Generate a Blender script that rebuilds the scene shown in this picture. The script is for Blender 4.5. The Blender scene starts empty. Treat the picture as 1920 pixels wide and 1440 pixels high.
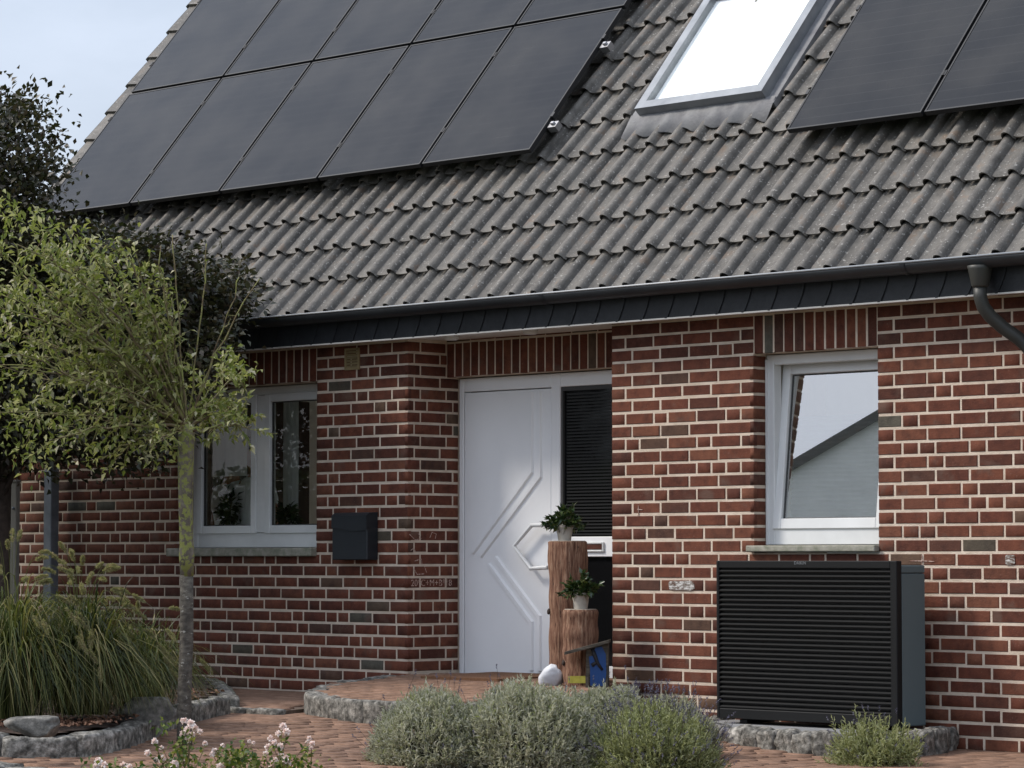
import bpy, bmesh, math, random
import numpy as np
from mathutils import Vector, Matrix, noise as mnoise

random.seed(7)
RNG = np.random.RandomState(11)
SC = bpy.context.scene
COL = SC.collection
R = math.radians

# ------------------------------------------------------------------ camera
F_PX = 5750.0
YAW, PITCH = R(-45.4), R(3.24)
CAM = np.array([0.0, -14.63, 1.137])
cy_, sy_, cp_, sp_ = math.cos(YAW), math.sin(YAW), math.cos(PITCH), math.sin(PITCH)
FW = np.array([sy_ * cp_, cy_ * cp_, sp_])
RT = np.array([cy_, -sy_, 0.0])
UP = np.cross(RT, FW)
cam_d = bpy.data.cameras.new('camera')
cam_d.sensor_width = 36.0
cam_d.lens = 36.0 * F_PX / 1920.0
cam_d.clip_end = 2000.0
cam = bpy.data.objects.new('camera', cam_d)
COL.objects.link(cam)
cam.matrix_world = Matrix(((RT[0], UP[0], -FW[0], CAM[0]), (RT[1], UP[1], -FW[1], CAM[1]),
                           (RT[2], UP[2], -FW[2], CAM[2]), (0, 0, 0, 1)))
SC.camera = cam

# ------------------------------------------------------------------ world, sun, exposure
SUN_DIR = Vector((-0.53, -0.48, 0.70)).normalized()
world = bpy.data.worlds.new('World')
SC.world = world
world.use_nodes = True
wn, wl = world.node_tree.nodes, world.node_tree.links
wn.clear()
sky = wn.new('ShaderNodeTexSky')
sky.sky_type = 'NISHITA'
sky.sun_disc = False
sky.sun_elevation = math.asin(SUN_DIR.z)
sky.sun_rotation = math.atan2(SUN_DIR.x, SUN_DIR.y)
sky.air_density, sky.dust_density, sky.ozone_density = 1.0, 2.5, 1.2
tc = wn.new('ShaderNodeTexCoord')
mp = wn.new('ShaderNodeMapping')
mp.inputs['Scale'].default_value = (2.2, 2.2, 5.0)
nz = wn.new('ShaderNodeTexNoise')
nz.inputs['Scale'].default_value = 1.6
nz.inputs['Detail'].default_value = 7
nz.inputs['Roughness'].default_value = 0.55
rp = wn.new('ShaderNodeValToRGB')
rp.color_ramp.elements[0].position, rp.color_ramp.elements[0].color = 0.34, (0.55, 0.55, 0.55, 1)
rp.color_ramp.elements[1].position, rp.color_ramp.elements[1].color = 0.66, (0.92, 0.92, 0.92, 1)
mx = wn.new('ShaderNodeMixRGB')
mx.inputs['Color2'].default_value = (8.6, 9.5, 11.2, 1)
bg = wn.new('ShaderNodeBackground')
bg.inputs['Strength'].default_value = 0.104
wo = wn.new('ShaderNodeOutputWorld')
wl.new(tc.outputs['Generated'], mp.inputs['Vector'])
wl.new(mp.outputs['Vector'], nz.inputs['Vector'])
wl.new(nz.outputs['Fac'], rp.inputs['Fac'])
wl.new(rp.outputs['Color'], mx.inputs['Fac'])
wl.new(sky.outputs['Color'], mx.inputs['Color1'])
# an overcast sky is brighter overhead than at the horizon
sx = wn.new('ShaderNodeSeparateXYZ'); wl.new(tc.outputs['Generated'], sx.inputs[0])
zr = wn.new('ShaderNodeMapRange'); zr.inputs['From Min'].default_value = 0.0; zr.inputs['From Max'].default_value = 1.0
zr.inputs['To Min'].default_value = 0.85; zr.inputs['To Max'].default_value = 1.9
wl.new(sx.outputs['Z'], zr.inputs['Value'])
sv_ = wn.new('ShaderNodeVectorMath'); sv_.operation = 'SCALE'
wl.new(mx.outputs['Color'], sv_.inputs[0]); wl.new(zr.outputs[0], sv_.inputs['Scale'])
wl.new(sv_.outputs[0], bg.inputs['Color'])
wl.new(bg.outputs['Background'], wo.inputs['Surface'])
sun_d = bpy.data.lights.new('sun', 'SUN')
sun_d.energy = 3.3
sun_d.angle = R(12)
sun_d.color = (1.0, 0.93, 0.84)
sun = bpy.data.objects.new('sun', sun_d)
COL.objects.link(sun)
sun.location = (-20, -20, 25)
sun.rotation_euler = SUN_DIR.to_track_quat('Z', 'Y').to_euler()
SC.view_settings.view_transform = 'Standard'
SC.view_settings.look = 'None'
SC.view_settings.exposure = 0.0
SC.view_settings.gamma = 1.0
SC.view_settings.use_curve_mapping = False

# ------------------------------------------------------------------ photo pixel -> place helpers
def ray(u, v):
    return FW * F_PX + RT * (u - 960) - UP * (v - 720)
def hit(u, v, n, p):
    d = ray(u, v); n = np.array(n, float)
    return CAM + (p - n @ CAM) / (n @ d) * d
def Yp(u, v, y=0.0): return hit(u, v, (0, 1, 0), y)
def Xp(u, v, x): return hit(u, v, (1, 0, 0), x)
def Zp(u, v, z=0.0): return hit(u, v, (0, 0, 1), z)
def proj(P):
    d = np.asarray(P, float) - CAM
    w = d @ FW
    return 960 + F_PX * (d @ RT) / w, 720 - F_PX * (d @ UP) / w
def G(x, y=0.0):
    return 0.13 * min(1.0, max(0.0, (-11.0 - x) / 3.6)) + 0.004 * y
def Gp(u, v):
    p = Zp(u, v, 0.08)
    for _ in range(8): p = Zp(u, v, G(p[0], p[1]))
    return p
def atdepth(u, v, Z):           # a point at a distance Z along the line of sight
    d = ray(u, v) / F_PX
    return CAM + d * Z

# ------------------------------------------------------------------ object helpers
def link(o, parent=None):
    COL.objects.link(o)
    if parent is not None: o.parent = parent
    return o
def tag(o, label=None, cat=None, group=None, kind=None):
    if label: o['label'] = label
    if cat: o['category'] = cat
    if group: o['group'] = group
    if kind: o['kind'] = kind
    return o
def empty(name, loc=(0, 0, 0), rz=0.0, parent=None):
    o = bpy.data.objects.new(name, None)
    o.empty_display_size = 0.1
    o.location = [float(c) for c in loc]; o.rotation_euler = (0, 0, rz)
    return link(o, parent)

class MB:
    """collects shapes, builds one mesh object"""
    def __init__(s): s.v = []; s.f = []
    def add(s, V, Fs):
        b = len(s.v)
        s.v += [tuple(float(c) for c in p) for p in V]
        s.f += [tuple(b + i for i in f) for f in Fs]
        return s
    def box(s, x0, x1, y0, y1, z0, z1):
        V = [(x, y, z) for z in (z0, z1) for y in (y0, y1) for x in (x0, x1)]
        return s.add(V, [(0, 2, 3, 1), (4, 5, 7, 6), (0, 1, 5, 4), (2, 6, 7, 3), (0, 4, 6, 2), (1, 3, 7, 5)])
    def cbox(s, x0, x1, y0, y1, z0, z1, c=0.004):
        """box with chamfered edges"""
        V = []; 
        X, Y, Z = (x0, x1), (y0, y1), (z0, z1)
        idx = {}
        for i in (0, 1):
            for j in (0, 1):
                for k in (0, 1):
                    sx, sy, sz = (1 if i == 0 else -1), (1 if j == 0 else -1), (1 if k == 0 else -1)
                    for a in range(3):
                        p = [X[i] + sx * c, Y[j] + sy * c, Z[k] + sz * c]
                        p[a] = (X[i], Y[j], Z[k])[a]
                        idx[(i, j, k, a)] = len(V); V.append(p)
        Fs = []
        q = lambda *l: Fs.append(tuple(idx[t] for t in l))
        q((0,0,0,0),(0,0,1,0),(0,1,1,0),(0,1,0,0)); q((1,0,0,0),(1,1,0,0),(1,1,1,0),(1,0,1,0))
        q((0,0,0,1),(1,0,0,1),(1,0,1,1),(0,0,1,1)); q((0,1,0,1),(0,1,1,1),(1,1,1,1),(1,1,0,1))
        q((0,0,0,2),(0,1,0,2),(1,1,0,2),(1,0,0,2)); q((0,0,1,2),(1,0,1,2),(1,1,1,2),(0,1,1,2))
        for j in (0, 1):
            for k in (0, 1): q((0,j,k,1),(1,j,k,1),(1,j,k,2),(0,j,k,2))
        for i in (0, 1):
            for k in (0, 1): q((i,0,k,0),(i,1,k,0),(i,1,k,2),(i,0,k,2))
        for i in (0, 1):
            for j in (0, 1): q((i,j,0,0),(i,j,1,0),(i,j,1,1),(i,j,0,1))
        for i in (0, 1):
            for j in (0, 1):
                for k in (0, 1): q((i,j,k,0),(i,j,k,1),(i,j,k,2))
        return s.add(V, Fs)
    def tube(s, pts, rad, n=8, cap=True):
        P = [Vector([float(c) for c in p]) for p in pts]
        m = len(P)
        if not hasattr(rad, '__len__'): rad = [rad] * m
        b = len(s.v); ref = None
        for i in range(m):
            t = (P[min(i + 1, m - 1)] - P[max(i - 1, 0)])
            t = t.normalized() if t.length > 1e-9 else Vector((0, 0, 1))
            if ref is None:
                ref = t.orthogonal().normalized()
            else:
                ref = (ref - t * ref.dot(t))
                ref = ref.normalized() if ref.length > 1e-6 else t.orthogonal().normalized()
            o = t.cross(ref)
            for k in range(n):
                a = 2 * math.pi * k / n
                q = P[i] + (ref * math.cos(a) + o * math.sin(a)) * rad[i]
                s.v.append(tuple(q))
        for i in range(m - 1):
            for k in range(n):
                k2 = (k + 1) % n
                s.f.append((b + i*n + k, b + i*n + k2, b + (i+1)*n + k2, b + (i+1)*n + k))
        if cap:
            s.f.append(tuple(b + k for k in reversed(range(n))))
            s.f.append(tuple(b + (m-1)*n + k for k in range(n)))
        return s
    def lathe(s, prof, n=20, c=(0, 0, 0), jit=None):
        b = len(s.v); m = len(prof)
        for i, (r, z) in enumerate(prof):
            for k in range(n):
                a = 2 * math.pi * k / n
                rr = r * (1 + (jit(a, z) if jit else 0))
                s.v.append((c[0] + rr * math.cos(a), c[1] + rr * math.sin(a), c[2] + z))
        for i in range(m - 1):
            for k in range(n):
                k2 = (k + 1) % n
                s.f.append((b + i*n + k, b + i*n + k2, b + (i+1)*n + k2, b + (i+1)*n + k))
        s.f.append(tuple(b + k for k in reversed(range(n))))
        s.f.append(tuple(b + (m-1)*n + k for k in range(n)))
        return s
    def prism(s, poly, d0, d1):
        """poly: list of 3-D points; extruded by vectors d0 and d1"""
        n = len(poly); d0 = np.array(d0, float); d1 = np.array(d1, float)
        V = [np.array(p, float) + d0 for p in poly] + [np.array(p, float) + d1 for p in poly]
        Fs = [tuple(reversed(range(n))), tuple(range(n, 2 * n))]
        Fs += [(i, (i + 1) % n, n + (i + 1) % n, n + i) for i in range(n)]
        return s.add(V, Fs)
    def mesh(s, name):
        me = bpy.data.meshes.new(name)
        me.from_pydata(s.v, [], s.f)
        bm = bmesh.new(); bm.from_mesh(me)
        if len(s.f) > 1: bmesh.ops.recalc_face_normals(bm, faces=bm.faces)
        bm.to_mesh(me); bm.free()
        return me
    def build(s, name, mat, parent=None, smooth=False, angle=None):
        me = s.mesh(name)
        if mat: me.materials.append(mat)
        o = bpy.data.objects.new(name, me)
        if smooth or angle:
            me.polygons.foreach_set('use_smooth', [True] * len(me.polygons))
            if angle:
                try: me.set_sharp_from_angle(angle=R(angle))
                except Exception: pass
        return link(o, parent)

def raw_mesh(name, V, Fq, mats, parent=None, smooth=False):
    """fast mesh from numpy vertices (n,3) and faces (m,k)"""
    me = bpy.data.meshes.new(name)
    V = np.asarray(V, np.float32).reshape(-1, 3); Fq = np.asarray(Fq, np.int32)
    m, k = Fq.shape
    me.vertices.add(len(V)); me.vertices.foreach_set('co', V.ravel())
    me.loops.add(m * k); me.loops.foreach_set('vertex_index', Fq.ravel())
    me.polygons.add(m)
    me.polygons.foreach_set('loop_start', np.arange(m, dtype=np.int32) * k)
    if smooth: me.polygons.foreach_set('use_smooth', np.ones(m, bool))
    for mt in (mats if isinstance(mats, (list, tuple)) else [mats]): me.materials.append(mt)
    me.update(calc_edges=True)
    o = bpy.data.objects.new(name, me)
    return link(o, parent)

def frames(D, roll=None):
    """rotation matrices (n,3,3) whose columns are x, y(=D), z"""
    D = np.asarray(D, float); D = D / np.linalg.norm(D, axis=1, keepdims=True)
    up = np.tile(np.array([0, 0, 1.0]), (len(D), 1))
    bad = np.abs(D[:, 2]) > 0.95
    up[bad] = (1, 0, 0)
    X = np.cross(D, up); X /= np.linalg.norm(X, axis=1, keepdims=True)
    Z = np.cross(X, D)
    if roll is not None:
        c, s_ = np.cos(roll)[:, None], np.sin(roll)[:, None]
        X, Z = X * c + Z * s_, Z * c - X * s_
    return np.stack([X, D, Z], axis=2)
LEAF_V = np.array([(0, 0, 0), (0.5, 0.42, 0.14), (0, 1.0, -0.08), (-0.5, 0.42, 0.14), (0, 0.5, 0.0)])
LEAF_F = np.array([(0, 1, 4), (1, 2, 4), (2, 3, 4), (3, 0, 4)])
def leaves(name, P, D, L, W, mat, parent=None, roll=None):
    n = len(P); L = np.broadcast_to(L, (n,)); W = np.broadcast_to(W, (n,))
    M = frames(D, RNG.uniform(-1.2, 1.2, n) if roll is None else roll)
    B = LEAF_V[None] * np.stack([W, L, L], 1)[:, None, :]
    V = np.einsum('nij,nkj->nki', M, B) + np.asarray(P)[:, None, :]
    Fq = LEAF_F[None] + (np.arange(n) * 5)[:, None, None]
    return raw_mesh(name, V.reshape(-1, 3), Fq.reshape(-1, 3), mat, parent)

def rock(name, size, mat, seed, parent=None, loc=(0, 0, 0), rz=0.0, sub=3, amp=0.22, flat=0.0, cut=True):
    bm = bmesh.new()
    bmesh.ops.create_icosphere(bm, subdivisions=sub, radius=1.0)
    o3 = Vector((seed * 3.7, seed * 1.3, seed * 7.1))
    rr = random.Random(seed)
    planes = [(Vector((rr.gauss(0, 1), rr.gauss(0, 1), rr.gauss(0, .8))).normalized(), rr.uniform(.62, .85)) for _ in range(11)] + [(Vector((rr.gauss(0, .12), rr.gauss(0, .12), 1)).normalized(), .6)]
    for v in bm.verts:
        n1 = mnoise.noise(v.co * 1.1 + o3) * amp * 1.6 + mnoise.noise(v.co * 3.3 + o3) * amp * 0.5
        c = v.co * (1 + n1)
        c = Vector([math.copysign(abs(t) ** 0.8, t) for t in c])
        for n0, d0 in (planes if cut else []):
            k = c.dot(n0) - d0
            if k > 0: c -= n0 * k
        if c.z < -flat: c.z = -flat - (c.z + flat) * -0.1
        v.co = Vector((c.x * size[0], c.y * size[1], c.z * size[2]))
    me = bpy.data.meshes.new(name); bm.to_mesh(me); bm.free()
    me.materials.append(mat)
    me.polygons.foreach_set('use_smooth', [True] * len(me.polygons))
    o = bpy.data.objects.new(name, me)
    o.location = [float(c) for c in loc]; o.rotation_euler = (0, 0, rz)
    return link(o, parent)

def stone_block(name, size, mat, seed, parent, loc, rz, rough=0.012, cuts=4):
    """rough-hewn granite block standing on its base; loc is the base centre"""
    bm = bmesh.new()
    bmesh.ops.create_cube(bm, size=1.0)
    bmesh.ops.subdivide_edges(bm, edges=bm.edges[:], cuts=cuts, use_grid_fill=True)
    o3 = Vector((seed * 2.9, seed * 5.3, seed * 1.7))
    for v in bm.verts:
        c = Vector((v.co.x * size[0], v.co.y * size[1], (v.co.z + 0.5) * size[2]))
        e = [abs(v.co.x) > 0.49, abs(v.co.y) > 0.49, v.co.z > 0.49]
        if sum(e) >= 2:
            c.x -= math.copysign(0.004, c.x) * e[0]; c.y -= math.copysign(0.007, c.y) * e[1]
            if e[2]: c.z -= 0.006
        d = Vector((mnoise.noise(c * 14 + o3), mnoise.noise(c * 14 + o3 + Vector((9, 0, 0))), mnoise.noise(c * 14 + o3 + Vector((0, 9, 0)))))
        d2 = Vector((mnoise.noise(c * 40 + o3), mnoise.noise(c * 40 + o3 * 2), mnoise.noise(c * 40 - o3)))
        d = d * rough * 1.5 + d2 * rough * 0.6
        if v.co.z < -0.49: d.z = 0
        v.co = c + d
    me = bpy.data.meshes.new(name); bm.to_mesh(me); bm.free()
    me.materials.append(mat)
    me.polygons.foreach_set('use_smooth', [True] * len(me.polygons))
    o = bpy.data.objects.new(name, me)
    o.location = [float(c) for c in loc]; o.rotation_euler = (0, 0, rz)
    return link(o, parent)

# ------------------------------------------------------------------ materials
def new_mat(name):
    m = bpy.data.materials.new(name); m.use_nodes = True
    nt = m.node_tree; nt.nodes.clear()
    return m, nt.nodes, nt.links
def N(nodes, kind, **kw):
    n = nodes.new(kind)
    for k, v in kw.items():
        if k in n.inputs: n.inputs[k].default_value = v
        else: setattr(n, k, v)
    return n
def ramp(nodes, stops, interp='LINEAR'):
    r = nodes.new('ShaderNodeValToRGB'); r.color_ramp.interpolation = interp
    while len(r.color_ramp.elements) < len(stops): r.color_ramp.elements.new(0.5)
    for e, (p, c) in zip(r.color_ramp.elements, stops):
        e.position = p; e.color = (c[0], c[1], c[2], 1)
    return r
def surf(name, stops, scale=8.0, detail=6, rough=0.7, bump=0.0, bscale=60.0, spec=0.4, metallic=0.0, stretch=(1, 1, 1),
         per=0.0, speck=None, coat=0.0, obj_coords=True):
    """principled with noise colour; per = brightness variation per object or island; speck = (colour, scale, threshold)"""
    m, ns, ls = new_mat(name)
    out = N(ns, 'ShaderNodeOutputMaterial'); b = N(ns, 'ShaderNodeBsdfPrincipled')
    b.inputs['Roughness'].default_value = rough; b.inputs['Metallic'].default_value = metallic
    b.inputs['Specular IOR Level'].default_value = spec
    if coat: b.inputs['Coat Weight'].default_value = coat
    ls.new(b.outputs[0], out.inputs[0])
    t = N(ns, 'ShaderNodeTexCoord'); mpn = N(ns, 'ShaderNodeMapping', Scale=stretch)
    ls.new(t.outputs['Object'], mpn.inputs['Vector'])
    oi = N(ns, 'ShaderNodeObjectInfo'); ge = N(ns, 'ShaderNodeNewGeometry')
    off = N(ns, 'ShaderNodeVectorMath', operation='SCALE'); off.inputs[0].default_value = (31.0, 17.0, 23.0)
    sm = N(ns, 'ShaderNodeMath', operation='ADD')
    ls.new(oi.outputs['Random'], sm.inputs[0]); ls.new(ge.outputs['Random Per Island'], sm.inputs[1])
    ls.new(sm.outputs[0], off.inputs['Scale'])
    ad = N(ns, 'ShaderNodeVectorMath', operation='ADD')
    ls.new(mpn.outputs[0], ad.inputs[0]); ls.new(off.outputs[0], ad.inputs[1])
    n1 = N(ns, 'ShaderNodeTexNoise', Scale=scale, Detail=detail, Roughness=0.6)
    ls.new(ad.outputs[0], n1.inputs['Vector'])
    r = ramp(ns, stops); ls.new(n1.outputs['Fac'], r.inputs['Fac'])
    col = r.outputs['Color']
    if per:
        wnz = N(ns, 'ShaderNodeTexWhiteNoise', noise_dimensions='1D')
        m9 = N(ns, 'ShaderNodeMath', operation='MULTIPLY'); m9.inputs[1].default_value = 917.3
        ls.new(sm.outputs[0], m9.inputs[0]); ls.new(m9.outputs[0], wnz.inputs['W'])
        mr = N(ns, 'ShaderNodeMapRange'); mr.inputs['To Min'].default_value = 1 - per; mr.inputs['To Max'].default_value = 1 + per
        ls.new(wnz.outputs['Value'], mr.inputs['Value'])
        sc_ = N(ns, 'ShaderNodeVectorMath', operation='SCALE')
        ls.new(col, sc_.inputs[0]); ls.new(mr.outputs[0], sc_.inputs['Scale']); col = sc_.outputs[0]
    if speck:
        n2 = N(ns, 'ShaderNodeTexNoise', Scale=speck[1], Detail=3, Roughness=0.7)
        ls.new(ad.outputs[0], n2.inputs['Vector'])
        r2 = ramp(ns, [(speck[2], (0, 0, 0)), (speck[2] + 0.06, (1, 1, 1))]); ls.new(n2.outputs['Fac'], r2.inputs['Fac'])
        mm = N(ns, 'ShaderNodeMixRGB'); mm.inputs['Color2'].default_value = (*speck[0], 1)
        ls.new(r2.outputs['Color'], mm.inputs['Fac']); ls.new(col, mm.inputs['Color1']); col = mm.outputs['Color']
    ls.new(col, b.inputs['Base Color'])
    if bump:
        n3 = N(ns, 'ShaderNodeTexNoise', Scale=bscale, Detail=5, Roughness=0.65)
        ls.new(ad.outputs[0], n3.inputs['Vector'])
        bp = N(ns, 'ShaderNodeBump', Strength=bump, Distance=0.01)
        ls.new(n3.outputs['Fac'], bp.inputs['Height']); ls.new(bp.outputs['Normal'], b.inputs['Normal'])
    return m
def plain(name, c, rough=0.5, spec=0.4, **kw):
    d = 0.06
    return surf(name, [(0.3, tuple(x * (1 - d) for x in c)), (0.7, tuple(min(1, x * (1 + d)) for x in c))], scale=kw.pop('scale', 3.0), rough=rough, spec=spec, **kw)

def brick_mat():
    m, ns, ls = new_mat('brick')
    out = N(ns, 'ShaderNodeOutputMaterial'); b = N(ns, 'ShaderNodeBsdfPrincipled')
    b.inputs['Roughness'].default_value = 0.85; b.inputs['Specular IOR Level'].default_value = 0.25
    ls.new(b.outputs[0], out.inputs[0])
    oi = N(ns, 'ShaderNodeObjectInfo'); ge = N(ns, 'ShaderNodeNewGeometry')
    sm = N(ns, 'ShaderNodeMath', operation='ADD')
    ls.new(oi.outputs['Random'], sm.inputs[0]); ls.new(ge.outputs['Random Per Island'], sm.inputs[1])
    m9 = N(ns, 'ShaderNodeMath', operation='MULTIPLY'); m9.inputs[1].default_value = 731.7
    ls.new(sm.outputs[0], m9.inputs[0])
    w1 = N(ns, 'ShaderNodeTexWhiteNoise', noise_dimensions='1D'); ls.new(m9.outputs[0], w1.inputs['W'])
    pal = ramp(ns, [(0.0, (0.095, 0.033, 0.022)), (0.20, (0.130, 0.042, 0.026)), (0.45, (0.155, 0.049, 0.029)), (0.72, (0.172, 0.058, 0.034)), (0.86, (0.195, 0.074, 0.043)),
                    (0.91, (0.112, 0.040, 0.027)), (0.95, (0.092, 0.048, 0.034)), (0.972, (0.145, 0.085, 0.056)), (0.986, (0.090, 0.078, 0.058)), (1.0, (0.125, 0.115, 0.092))])
    ls.new(w1.outputs['Value'], pal.inputs['Fac'])
    gp = N(ns, 'ShaderNodeNewGeometry')
    off = N(ns, 'ShaderNodeVectorMath', operation='SCALE'); off.inputs[0].default_value = (5.0, 9.0, 3.0); ls.new(m9.outputs[0], off.inputs['Scale'])
    ad = N(ns, 'ShaderNodeVectorMath', operation='ADD'); ls.new(gp.outputs['Position'], ad.inputs[0]); ls.new(off.outputs[0], ad.inputs[1])
    n1 = N(ns, 'ShaderNodeTexNoise', Scale=14.0, Detail=6, Roughness=0.65); ls.new(ad.outputs[0], n1.inputs['Vector'])
    r1 = ramp(ns, [(0.28, (0.42, 0.42, 0.45)), (0.5, (0.72, 0.72, 0.72)), (0.75, (0.98, 1.0, 0.96))]); ls.new(n1.outputs['Fac'], r1.inputs['Fac'])
    mu = N(ns, 'ShaderNodeMixRGB', blend_type='MULTIPLY'); mu.inputs['Fac'].default_value = 1
    ls.new(pal.outputs['Color'], mu.inputs['Color1']); ls.new(r1.outputs['Color'], mu.inputs['Color2'])
    # smoky flashing over part of some bricks
    n2 = N(ns, 'ShaderNodeTexNoise', Scale=6.0, Detail=3); ls.new(ad.outputs[0], n2.inputs['Vector'])
    r2 = ramp(ns, [(0.60, (0, 0, 0)), (0.72, (0.75, 0.75, 0.75))]); ls.new(n2.outputs['Fac'], r2.inputs['Fac'])
    mm = N(ns, 'ShaderNodeMixRGB'); mm.inputs['Color2'].default_value = (0.110, 0.066, 0.050, 1)
    ls.new(r2.outputs['Color'], mm.inputs['Fac']); ls.new(mu.outputs['Color'], mm.inputs['Color1'])
    # pale salt specks
    n4 = N(ns, 'ShaderNodeTexNoise', Scale=120.0, Detail=2); ls.new(ad.outputs[0], n4.inputs['Vector'])
    r4 = ramp(ns, [(0.66, (0, 0, 0)), (0.78, (0.35, 0.35, 0.35))]); ls.new(n4.outputs['Fac'], r4.inputs['Fac'])
    m4 = N(ns, 'ShaderNodeMixRGB'); m4.inputs['Color2'].default_value = (0.30, 0.22, 0.18, 1)
    ls.new(r4.outputs['Color'], m4.inputs['Fac']); ls.new(mm.outputs['Color'], m4.inputs['Color1'])
    ls.new(m4.outputs['Color'], b.inputs['Base Color'])
    n3 = N(ns, 'ShaderNodeTexNoise', Scale=90.0, Detail=4); ls.new(ad.outputs[0], n3.inputs['Vector'])
    bp = N(ns, 'ShaderNodeBump', Strength=0.5, Distance=0.006); ls.new(n3.outputs['Fac'], bp.inputs['Height'])
    ls.new(bp.outputs['Normal'], b.inputs['Normal'])
    return m
def glass_mat(name, ior=1.6, tint=(0.93, 0.95, 0.94), rough=0.0):
    m, ns, ls = new_mat(name)
    out = N(ns, 'ShaderNodeOutputMaterial')
    tr = N(ns, 'ShaderNodeBsdfTransparent', Color=(*tint, 1)); gl = N(ns, 'ShaderNodeBsdfGlossy', Roughness=rough)
    gl.inputs['Color'].default_value = (1, 1, 1, 1)
    fr = N(ns, 'ShaderNodeFresnel', IOR=ior); mixn = N(ns, 'ShaderNodeMixShader')
    ls.new(fr.outputs[0], mixn.inputs[0]); ls.new(tr.outputs[0], mixn.inputs[1]); ls.new(gl.outputs[0], mixn.inputs[2])
    ls.new(mixn.outputs[0], out.inputs[0])
    return m
def leaf_mat(name, cols, trans=0.35, rough=0.5, spec=0.3, tint=(1.1, 1.25, 0.7)):
    m, ns, ls = new_mat(name)
    out = N(ns, 'ShaderNodeOutputMaterial'); b = N(ns, 'ShaderNodeBsdfPrincipled')
    b.inputs['Roughness'].default_value = rough; b.inputs['Specular IOR Level'].default_value = spec
    ge = N(ns, 'ShaderNodeNewGeometry')
    k = len(cols)
    r = ramp(ns, [(i / (k - 1), c) for i, c in enumerate(cols)]); ls.new(ge.outputs['Random Per Island'], r.inputs['Fac'])
    ls.new(r.outputs['Color'], b.inputs['Base Color'])
    tl = N(ns, 'ShaderNodeBsdfTranslucent')
    sc_ = N(ns, 'ShaderNodeVectorMath', operation='MULTIPLY'); sc_.inputs[1].default_value = tint
    ls.new(r.outputs['Color'], sc_.inputs[0]); ls.new(sc_.outputs[0], tl.inputs['Color'])
    mixn = N(ns, 'ShaderNodeMixShader'); mixn.inputs[0].default_value = trans
    ls.new(b.outputs[0], mixn.inputs[1]); ls.new(tl.outputs[0], mixn.inputs[2]); ls.new(mixn.outputs[0], out.inputs[0])
    return m

M = {}
M['brick'] = brick_mat()
M['mortar'] = surf('mortar', [(0.3, (0.50, 0.41, 0.325)), (0.7, (0.66, 0.56, 0.46))], scale=9, rough=0.95, bump=0.6, bscale=120, spec=0.1)
M['tile'] = surf('roof_tile', [(0.25, (0.036, 0.032, 0.027)), (0.42, (0.083, 0.075, 0.065)), (0.57, (0.118, 0.108, 0.094)), (0.69, (0.140, 0.102, 0.073)), (0.80, (0.058, 0.052, 0.044))],
                 scale=7.0, detail=9, rough=0.62, bump=0.6, bscale=60, spec=0.45, per=0.26, speck=((0.30, 0.285, 0.26), 48.0, 0.61))
M['underlay'] = plain('roof_underlay', (0.02, 0.02, 0.02), 0.9)
M['slate'] = surf('slate', [(0.3, (0.012, 0.014, 0.017)), (0.7, (0.022, 0.024, 0.028))], scale=14, rough=0.55, bump=0.3, bscale=40, per=0.18)
M['gutter'] = surf('gutter_zinc', [(0.3, (0.013, 0.015, 0.018)), (0.7, (0.024, 0.027, 0.030))], scale=5, rough=0.42, spec=0.5, bump=0.05)
M['gutter_lip'] = plain('gutter_lip', (0.30, 0.31, 0.32), 0.35, 0.5)
M['pipe'] = surf('downpipe', [(0.3, (0.026, 0.027, 0.025)), (0.7, (0.048, 0.048, 0.042))], scale=4, rough=0.5, bump=0.05)
M['soffit'] = plain('soffit_paint', (0.62, 0.60, 0.56), 0.6)
M['pvc'] = surf('window_frame', [(0.3, (0.60, 0.61, 0.61)), (0.7, (0.72, 0.73, 0.73))], scale=2.5, rough=0.32, spec=0.45)
M['door'] = surf('door_paint', [(0.25, (0.74, 0.745, 0.755)), (0.75, (0.82, 0.825, 0.835))], scale=1.6, rough=0.38, spec=0.4)
M['seal'] = plain('seal', (0.05, 0.05, 0.05), 0.6)
M['black_glass'] = plain('black_glass', (0.006, 0.006, 0.007), 0.06, 0.5)
M['glass'] = glass_mat('pane', 1.5)
M['tilt_glass'] = glass_mat('tilted_pane', 5.5)
M['blind'] = surf('pleated_blind', [(0.3, (0.80, 0.80, 0.79)), (0.7, (0.88, 0.88, 0.86))], scale=6, rough=0.85)
M['dark_slat'] = plain('dark_slat', (0.012, 0.012, 0.012), 0.45)
M['skylight_glare'] = plain('skylight_glare', (0.88, 0.89, 0.90), 0.6)  # white put in for the glare on the roof window
M['skylight_metal'] = surf('skylight_metal', [(0.3, (0.20, 0.21, 0.22)), (0.7, (0.30, 0.31, 0.32))], scale=6, rough=0.35, metallic=0.6)
M['lead'] = surf('lead_flashing', [(0.3, (0.10, 0.10, 0.11)), (0.7, (0.20, 0.20, 0.20))], scale=9, rough=0.6, bump=0.3)
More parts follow.
